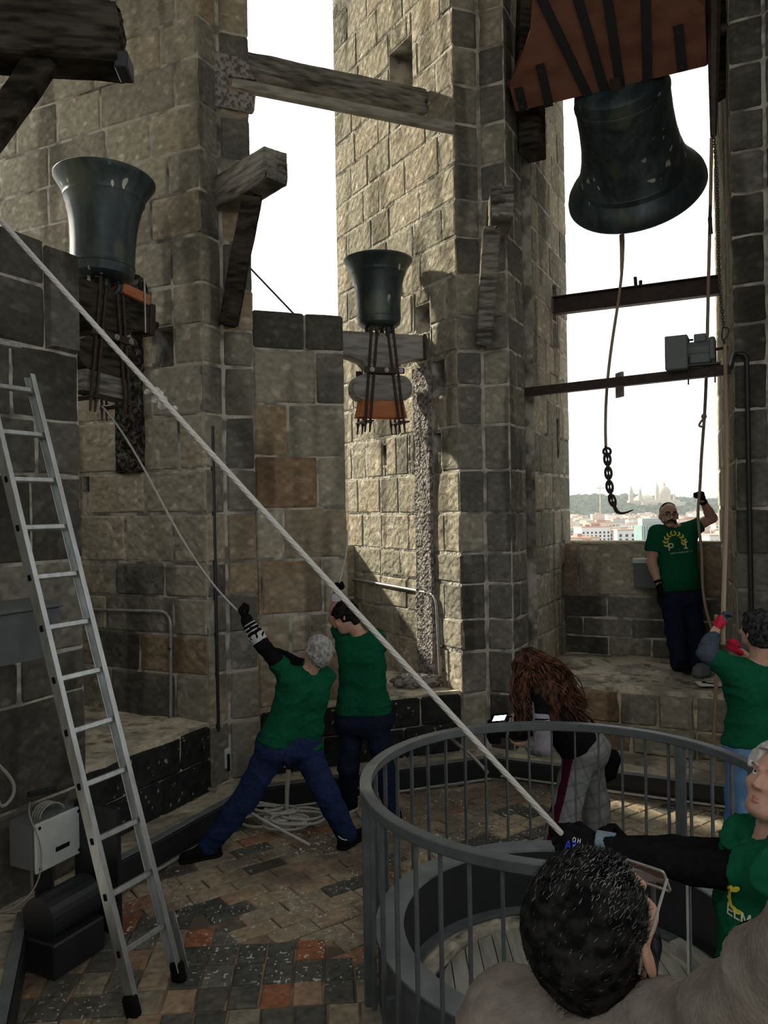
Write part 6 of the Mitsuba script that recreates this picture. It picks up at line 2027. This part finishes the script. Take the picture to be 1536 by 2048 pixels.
hdv = unit(at(1128, 1672, 2.55) - wl)
hb = hand(wl + hdv * 0.035, hdv, [-0.15, 0.75, -0.5], -1, curl=(28, 60, 45), s=1.06, r=0.0108)
gl = put_hand(p, 'glove', 'black_cloth', hb, 'black glove with white and blue print')
A = Body().cap(wl - hdv * 0.030, wl + hdv * 0.034, 0.038, 0.036)
put('glove_cuff', mesh_of(grow(A, 0.003, (wl - hdv * 0.026, -hdv), (wl + hdv * 0.034, hdv)), A, 0.004), 'cuff_cloth', gl, smooth=40, label='grey-blue knitted cuff')
hbf = hb
bd = unit(np.cross(hdv, [0, 0, 1]))
bd = bd if bd[1] < 0 else -bd
for txt, hgt, mat, o1, o2 in (('O H', 0.011, 'white_print', 0.068, -0.002), ('I I:', 0.011, 'white_print', 0.066, -0.020), ('AZ', 0.020, 'blue_print', 0.090, -0.022)):
    tm = meshkit.text_mesh(txt, hgt, 0.0006, True)
    M = np.eye(4)
    M[:3, 0], M[:3, 2] = -hdv, bd
    M[:3, 1] = np.cross(bd, -hdv)
    M[:3, 3] = wl + hdv * (o1 + 0.035) + np.array([0, 0, o2]) + bd * 0.05
    tm.apply_transform(M)
    put('glove_print', decal(tm, hbf, -bd, 0.0012, 0.02), mat, gl, label='printed marks')
wr = V_['wr']
put_hand(p, 'glove', 'black_cloth', hand(wr, at(1150, 1690, 2.62) - wr, [-0.1, -0.6, 0.6], 1, curl=(40, 65, 45), s=1.06, r=0.0108), 'black glove')
shoe(p, V_['al'], [-1, -0.1, 0], 0.0)
shoe(p, V_['ar'], [-1, 0.1, 0], 0.0)
# print on the shirt's front, seen almost edge-on
fm = unit([-0.55, -0.83, 0.05])
M = np.eye(4)
rx = unit(np.cross(-fm, [0, 0, 1]))
M[:3, 0], M[:3, 1], M[:3, 2], M[:3, 3] = rx, np.cross(fm, rx), fm, at(1448, 1832, 2.2) + fm * 0.02
tm = meshkit.text_mesh('ELM', 0.026, 0.0006, True)
tm.apply_transform(M)
put('letter_print', decal(tm, shf, -fm, 0.013, 0.25), 'pale_print', shirt, label='pale letters')
wr_ = []
for a in np.linspace(100, 260, 7):
    lf = Polygon([(0.015 * math.cos(t), 0.007 * math.sin(t)) for t in np.linspace(0, 2 * PI, 10)[:-1]])
    wr_.append(extrude(shapely.affinity.translate(shapely.affinity.rotate(lf, a + 120), 0.035 * math.cos(math.radians(a)) + 0.04, 0.035 * math.sin(math.radians(a)) + 0.055), 0.0006))
tm = cat_m(wr_)
tm.apply_transform(M)
put('wreath_print', decal(tm, shf, -fm, 0.013, 0.25), 'yellow_print', shirt, label='yellow wreath print')

# ---------------------------------------------------------------- the man in the foreground
hd = at(1192, 1852, 1.18)
yw, pt, rl_ = math.radians(46), math.radians(30), math.radians(0)
f_ = np.array([math.sin(yw) * math.cos(pt), math.cos(yw) * math.cos(pt), math.sin(pt)])
r_ = np.array([math.cos(yw), -math.sin(yw), 0])
r_ = r_ * math.cos(rl_) - np.cross(r_, f_) * math.sin(rl_)
Hh = np.stack([r_, f_, np.cross(r_, f_)], 1)
X = dict(sl=at(1036, 2075, 1.27), sr=at(1470, 2165, 1.02), el=at(930, 2400, 1.42), wl=at(1050, 2420, 1.62), er=at(1690, 1905, 0.80), wr=at(1790, 1500, 0.72))
nb = at(1235, 2130, 1.18)
X.update(hl=np.array([nb[0] - 0.10, nb[1] + 0.05, 1.12]), hr=np.array([nb[0] + 0.09, nb[1] - 0.02, 1.12]))
p = thing('person', 'man in a taupe jumper in the foreground, seen from behind, dark hair, looking up', 'person')
B = Body()
up, mh, ms = torso(B, X['hl'], X['hr'], X['sl'], X['sr'])
arms(B, X['sl'], X['el'], X['wl'])
arms(B, X['sr'], X['er'], X['wr'])
for q, sgn_ in (('hl', -1), ('hr', 1)):
    kn = X[q] + [0.0, 0.05, -0.46]
    leg(B, X[q], kn, np.array([kn[0], kn[1] - 0.05, 0.28]))
Lh = add_head(B, hd, Hh, 1.0, nb, 1.15)
hand(X['wr'], [-0.1, 0.2, 1], [-0.4, 0.8, 0], 1, B=B)
hand(X['wl'], [0.6, 0.5, 0.3], [0, 0, 1], -1, B=B)
put('body', mesh_of(B, B, 0.0055), 'skin', p, smooth=True)
hc = hair_cap(hd, Hh, 1.0, 0.007, [(0.060, 0.060, 0.10), (-0.030, 0.014, 0.0), (-0.05, -0.075, 0.0)], 0.003, 40, 71, 0.004)
hk_ = put('hair', hc, 'hair_black', p, smooth=True, label='short dark hair flecked with grey')
# short strands combed towards the forehead
rng = rng_(72)
vv, nn = np.array(hc.vertices), np.array(hc.vertex_normals)
loc = (vv - hd) @ Hh
ok = np.where(np.linalg.norm(loc / [0.079, 0.100, 0.091], axis=1) > 0.98)[0]


def strands(n, top, seed):
    rg = rng_(seed)
    w = np.clip(0.25 + top * (loc[ok, 1] + 0.04) * 14, 0.05, 3)
    idx = rg.choice(ok, n, p=w / w.sum())
    V, F = [], []
    fl = Hh @ np.array([0.25, 0.75, 0.25])
    for k, i in enumerate(idx):
        b = vv[i] + rg.normal(0, 0.0015, 3)
        nrm = nn[i]
        t = unit(fl - nrm * (fl @ nrm) + rg.normal(0, 0.22, 3))
        L = rg.uniform(0.006, 0.011)
        e = b + t * L + nrm * L * rg.uniform(0.02, 0.16)
        mdl = b + t * L * 0.5 + nrm * L * 0.14
        s = unit(np.cross(t, nrm)) * 0.0006
        V += [b - s, b + s, mdl + s * 0.8, mdl - s * 0.8, e]
        o = 5 * k
        F += [[o, o + 1, o + 2], [o, o + 2, o + 3], [o + 3, o + 2, o + 4]]
    return trimesh.Trimesh(np.array(V), np.array(F), process=False)


put('strands', strands(8000, 0.4, 73), 'hair_black', hk_, kind='stuff')
put('grey_strands', strands(2600, 1.0, 74), 'hair_steel', hk_, kind='stuff', label='grey flecks')
bd = Body()
bd.ell(Lh(0, 0.030, -0.060), [0.065, 0.066, 0.062], Hh, 0.02)
bd.cap(Lh(0.062, -0.002, -0.03), Lh(0.05, 0.01, -0.075), 0.014, 0.018, 0.02)
put('beard', folds(mesh_of(grow(bd, 0.0, (Lh(0, 0, -0.038), Hh[:, 2])), bd, 0.004), 0.004, (70, 70, 70), 75), 'hair_dark', p, smooth=True, label='short dark beard')
gl = []
for q in (-1, 1):
    m = shapely.box(-0.026, -0.017, 0.026, 0.017).buffer(0.006)
    m = extrude(m.difference(m.buffer(-0.003)), 0.003)
    m.apply_transform(np.vstack([np.hstack([np.stack([Hh[:, 0], Hh[:, 2], -Hh[:, 1]], 1), Lh(0.036 * q, 0.108, 0.004)[:, None]]), [[0, 0, 0, 1]]]))
    gl.append(m)
    gl.append(tube([Lh(0.069 * q, 0.106, 0.012), Lh(0.083 * q, 0.02, 0.012), Lh(0.083 * q, -0.012, 0.010), Lh(0.081 * q, -0.035, -0.012)], 0.0022, 6))
gl.append(tube([Lh(-0.008, 0.109, 0.010), Lh(0.008, 0.109, 0.010)], 0.002, 5))
sp_ = put('spectacles', cat_m(gl), 'galvanised', p, label='metal-framed spectacles')
for q in (-1, 1):
    m = extrude(shapely.box(-0.026, -0.017, 0.026, 0.017).buffer(0.003), 0.0012)
    m.apply_transform(np.vstack([np.hstack([np.stack([Hh[:, 0], Hh[:, 2], -Hh[:, 1]], 1), Lh(0.036 * q, 0.107, 0.004)[:, None]]), [[0, 0, 0, 1]]]))
    v = m.vertices
    put('lens', trimesh.Trimesh(v[[0]], [[0, 0, 0]]) if False else trimesh.Trimesh(np.array([Lh(0.036 * q + a * 0.026, 0.107, 0.004 + b * 0.019) for a, b in ((-1, -1), (1, -1), (1, 1), (-1, 1))]), [[0, 1, 2], [0, 2, 3]], process=False), 'glass_lens', sp_)
jm = Body()
torso(jm, X['hl'], X['hr'], X['sl'], X['sr'], rc=0.105)
jm.cap(X['sl'], X['el'], 0.082, 0.066, 0.05)
jm.cap(X['sr'], X['er'], 0.090, 0.068, 0.06)
jm.cap(X['er'], X['er'] + (X['wr'] - X['er']) * 0.9, 0.064, 0.045, 0.03)
jm.cap(X['el'], X['el'] + (X['wl'] - X['el']) * 0.9, 0.060, 0.045, 0.03)
jm.cap(X['sl'] * 0.5 + ms * 0.5 + [0, 0, 0.0], X['sr'] * 0.5 + ms * 0.5 + [0, 0, 0.02], 0.070, None, 0.05)
jf = grow(jm, 0.010, (X['hl'] - [0, 0, 0.08], np.array([0, 0, -1.0])), lambda P: 0.076 - np.linalg.norm(P - (nb * 0.55 + hd * 0.45).astype(np.float32), axis=1))
jk = put('jumper', folds(mesh_of(jf, jm, 0.006, 0.05), 0.017, (9, 9, 14), 76), 'taupe_knit', p, smooth=True, label='taupe woollen jumper')
rl = Body()
cb = nb * 0.72 + hd * 0.28
for a0, a1 in zip(np.linspace(0, 2 * PI, 15)[:-1], np.linspace(0, 2 * PI, 15)[1:]):
    q = [cb + 0.080 * (math.cos(a) * np.array([1, 0.0, 0.12]) + math.sin(a) * np.array([0, 1.0, 0.30])) for a in (a0, a1)]
    rl.cap(q[0], q[1], 0.029, None, 0.02)
put('collar', folds(mesh_of(rl, rl, 0.005), 0.018, (26, 26, 26), 77), 'taupe_knit', jk, smooth=True, label='rolled collar')
tr = Body()
for q in ('hl', 'hr'):
    kn = X[q] + [0.0, 0.05, -0.46]
    leg(tr, X[q], kn, np.array([kn[0], kn[1] - 0.05, 0.26]), (0.105, 0.078, 0.074, 0.066))
    shoe(p, np.array([kn[0], kn[1] - 0.05, 0.2]), [0.1, 1, 0], 0.19)
tr.cap(X['hl'], X['hr'], 0.115, None, 0.05)
put('trousers', mesh_of(grow(tr, 0.004), tr, 0.014), 'navy_cloth', p, smooth=True, label='dark trousers')
# ================================================================ the city beyond the right opening, at its real size
ZG = -48.0
for nm_, c_ in (('plaster_cream', (0.62, 0.56, 0.46)), ('plaster_white', (0.72, 0.71, 0.68)), ('plaster_rose', (0.60, 0.46, 0.38)), ('plaster_grey', (0.45, 0.46, 0.45)), ('roof_tile', (0.48, 0.34, 0.27)), ('roof_flat', (0.50, 0.42, 0.36)),
                ('pane_dark', (0.10, 0.12, 0.13)), ('tree_green', (0.030, 0.055, 0.028)), ('palace_stone', (0.50, 0.44, 0.36)), ('green_facade', (0.25, 0.34, 0.33)), ('street', (0.40, 0.38, 0.36))):
    scene[nm_] = diff(c_)
put('ground', trimesh.Trimesh([[-3000, 60, ZG], [6000, 60, ZG], [6000, 7000, ZG], [-3000, 7000, ZG]], [[0, 1, 2], [0, 2, 3]], process=False), 'street', kind='structure', label='city ground between the blocks')

# hill ridge
gx, gy = np.linspace(-1500, 3600, 90), np.linspace(2250, 4200, 26)
GX, GY = np.meshgrid(gx, gy, indexing='ij')
ridge = np.exp(-((GY - 2950) / 480) ** 2)
prof_ = 62 + 16 * (meshkit.fbm(np.stack([GX / 420, GY / 900, 0 * GX], -1), 3, 4) - 0.5) * 2 - 10 * np.clip((GX - 1000) / 300, -1, 1)
GZ = ZG + 6 + ridge * prof_ + 6 * (meshkit.noise(np.stack([GX / 60, GY / 60, 0 * GX], -1), 2) - 0.5) * ridge
V = np.stack([GX, GY, GZ], -1).reshape(-1, 3)
i, j = np.meshgrid(np.arange(89), np.arange(25), indexing='ij')
q = np.stack([i * 26 + j, (i + 1) * 26 + j, (i + 1) * 26 + j + 1, i * 26 + j + 1], -1).reshape(-1, 4)
put('hill', trimesh.Trimesh(V, np.vstack([q[:, [0, 1, 2]], q[:, [0, 2, 3]]]), process=False), 'tree_green', kind='structure', smooth=True, label='wooded hill on the horizon')


def hill_z(x, y):
    a = np.clip(np.searchsorted(gx, x) - 1, 0, 88)
    b = np.clip(np.searchsorted(gy, y) - 1, 0, 24)
    return GZ[a, b]


rng = rng_(90)
ico = trimesh.creation.icosphere(1, 1.0)
tr_ = []
for k in range(600):
    y = rng.uniform(2350, 3000)
    x = y * rng.uniform(0.20, 0.47)
    r = rng.uniform(6, 13)
    m = ico.copy()
    m.vertices = m.vertices * np.array([r, r, r * rng.uniform(0.7, 1.1)]) * (1 + 0.25 * (rng.uniform(size=(len(m.vertices), 1)) - 0.5)) + [x, y, hill_z(x, y) + r * 0.4]
    tr_.append(m)
put('woods', cat_m(tr_), 'tree_green', kind='stuff', smooth=True, label='trees covering the hill below the domed palace', cat='woods')

# palace on the hill
YP_ = 2600.0


def pp(px, py):
    return at(px, py, YP_)


t = thing('hilltop_palace', 'pale domed palace with four towers on the hill skyline', 'palace')
b0, b1 = pp(1262, 1003), pp(1372, 1003)
PS = 'palace_stone'
zb = b0[2] - 40


def blk(px0, px1, pyt, dep=50, y=0.0):
    a, b = pp(px0, pyt), pp(px1, pyt)
    return xf(trimesh.creation.box((b[0] - a[0], dep, a[2] - zb)), None, ((a[0] + b[0]) / 2, YP_ + y + dep / 2, (a[2] + zb) / 2))


put('main_block', blk(1266, 1360, 1001, 90), PS, t)
put('front_wing', blk(1280, 1350, 1004, 30, -30), PS, t)
put('side_wing', blk(1352, 1372, 1004, 60), PS, t)


def tower(px, pyt, pyb, w, key):
    top, bot = pp(px, pyt), pp(px, pyb)
    h = top[2] - bot[2]
    m = [blk(px - w / 2, px + w / 2, pyb - (pyb - pyt) * 0.45, w * 1.6)]
    k = put(key, m[0], PS, t)
    wm = w * 1.6
    put('belfry', xf(trimesh.creation.box((wm * 0.75, wm * 0.75, h * 0.25)), None, (top[0], YP_ + wm / 2, bot[2] + h * 0.56)), PS, k)
    put('spire', xf(lathe([[wm * 0.42, 0], [wm * 0.30, h * 0.12], [wm * 0.10, h * 0.25], [0.4, h * 0.36], [0, h * 0.40]], 10), None, (top[0], YP_ + wm / 2, bot[2] + h * 0.66)), PS, k)


tower(1263, 970, 1003, 8, 'tower')
tower(1281, 974, 1003, 6.5, 'tower')
tower(1315, 965, 1003, 7.5, 'tower')
tower(1324, 983, 1003, 4.5, 'tower')
tower(1349, 984, 1003, 4.5, 'tower')
c = pp(1296, 1001)
put('low_dome', xf(lathe([[34, 0], [33, 8], [26, 16], [14, 21], [0, 23]], 24), None, (c[0], YP_ + 40, c[2] - 2)), PS, t)
c = pp(1337, 1001)
hD = pp(1337, 961)[2] - c[2]
put('drum', xf(lathe([[21, 0], [21, hD * 0.34], [19, hD * 0.36]], 24), None, (c[0], YP_ + 40, c[2])), PS, t)
put('dome', xf(lathe([[20, hD * 0.34], [20, hD * 0.44], [17, hD * 0.58], [11, hD * 0.69], [4, hD * 0.74], [4, hD * 0.86], [1.6, hD * 0.9], [0.3, hD]], 24), None, (c[0], YP_ + 40, c[2])), PS, t)

# faint crane
c = at(1200, 1000, 1900)
put('tower_crane', cat_m([bar(c - [0, 0, 40], c + [0, 0, 34], 1.6, 1.6, bev=0.2), bar(c + [-9, 0, 28], c + [22, 0, 28], 1.2, 1.2, bev=0.2), bar(c + [0, 0, 34], c + [18, 0, 28.6], 0.5, 0.5, bev=0.1)]), 'palace_stone', label='thin tower crane standing over the city left of the palace', cat='crane')

# blocks of houses
rng = rng_(95)
mats = ['plaster_cream', 'plaster_white', 'plaster_rose', 'plaster_cream', 'plaster_grey', 'plaster_white']


def house(x, y, w, d, h, mat, label, group=None, win=False, rot=0.0, roof='roof_flat'):
    t = thing('city_block', label, 'building', group)
    R = rotz(rot)
    O = np.array([x, y, ZG])
    put('walls', xf(trimesh.creation.box((w, d, h)), R, O + [0, 0, h / 2]), mat, t)
    rf = [xf(trimesh.creation.box((w + 0.8, d + 0.8, 0.9)), R, O + [0, 0, h + 0.45])]
    for k in range(rng.integers(1, 4)):
        rf.append(xf(trimesh.creation.box((w * rng.uniform(0.12, 0.35), d * rng.uniform(0.12, 0.35), rng.uniform(2, 4))), R, O + R @ np.array([rng.uniform(-0.3, 0.3) * w, rng.uniform(-0.3, 0.3) * d, 0]) + [0, 0, h + 2.0]))
    put('roof', cat_m(rf), roof, t)
    if win:
        ws = []
        nx, nz = max(2, int(w / 4.2)), max(2, int(h / 3.6))
        for a in range(nx):
            for b in range(nz - 1):
                ws.append(xf(trimesh.creation.box((1.9, 0.3, 2.1)), R, O + R @ np.array([(a + 0.5) / nx * w - w / 2, -d / 2 - 0.02, 0]) + [0, 0, (b + 1.0) * 3.6 + 1.0]))
        put('windows', cat_m(ws), 'pane_dark', t, kind='stuff')
    return t


GRP = 'pale city blocks beyond the parapet'
LB = 'pale flat-roofed city block among many below the wooded hill'
taken = []
for ring_i, (y0, y1, n) in enumerate(((620, 800, 14), (800, 1050, 26), (1050, 1400, 38), (1400, 1800, 46), (1800, 2350, 60))):
    for k in range(n):
        y = rng.uniform(y0, y1)
        x = y * rng.uniform(0.19, 0.475)
        w, d = rng.uniform(18, 44), rng.uniform(14, 30)
        if any(abs(x - a) < (w + c2_) / 2 + 3 and abs(y - b) < (d + d2_) / 2 + 5 for a, b, c2_, d2_ in taken):
            continue
        px = 768 + 1600 * x / y
        if y < 800 and 1225 < px < 1340:
            continue
        taken.append((x, y, w, d))
        h = rng.uniform(15, 25) + (rng.uniform(0, 9) if rng.uniform() < 0.2 else 0)
        mt, rf_ = mats[rng.integers(len(mats))], ['roof_flat', 'roof_tile', 'roof_flat'][rng.integers(3)]
        col, rn = mt.split('_')[1], 'tile-red' if rf_ == 'roof_tile' else 'flat buff'
        where = 'in the nearer rows with windows showing' if y < 1300 else 'in the far rows below the wooded hill'
        house(x, y, w, d, h, mt, f'{col} city block with a {rn} roof {where}', f'{col} city blocks, {rn} roofs, ' + ('nearer rows' if y < 1300 else 'far rows'), y < 1300, rng.uniform(-0.5, 0.5), rf_)
# the two blocks that stand out
c = at(1262, 1075, 640)
house(c[0], 640, 24, 16, c[2] + 6.0 - ZG, 'plaster_white', 'white block with rows of square windows left of the bearded man', None, True, -0.1)
c = at(1308, 1060, 560)
t = thing('glass_tower', 'grey-green ribbed office block directly behind the bearded man', 'building')
put('body', xf(trimesh.creation.box((17, 18, c[2] + 3 - ZG)), None, (c[0], 569, (c[2] + 3 + ZG) / 2)), 'green_facade', t)
for k in range(9):
    put('rib', xf(trimesh.creation.box((0.7, 0.5, c[2] + 3 - ZG)), None, (c[0] - 7.6 + 1.9 * k, 559.9, (c[2] + 3 + ZG) / 2)), 'plaster_grey', t)
put('roof_plant', xf(trimesh.creation.box((15, 10, 5)), None, (c[0] + 1, 570, c[2] + 5.5)), 'plaster_grey', t)

# haze of the city air between the nearer roofs and the hill
scene['haze_air'] = {'type': 'cube', 'to_world': T().translate([900, 2050, 35]).scale([1150, 1350, 95]), 'bsdf': {'type': 'null'},
                     'interior': {'type': 'homogeneous', 'albedo': {'type': 'rgb', 'value': [0.90, 0.96, 0.99]}, 'sigma_t': 0.00014}}
say('haze_air', 'thin bright haze over the far city', None, None, 'stuff')
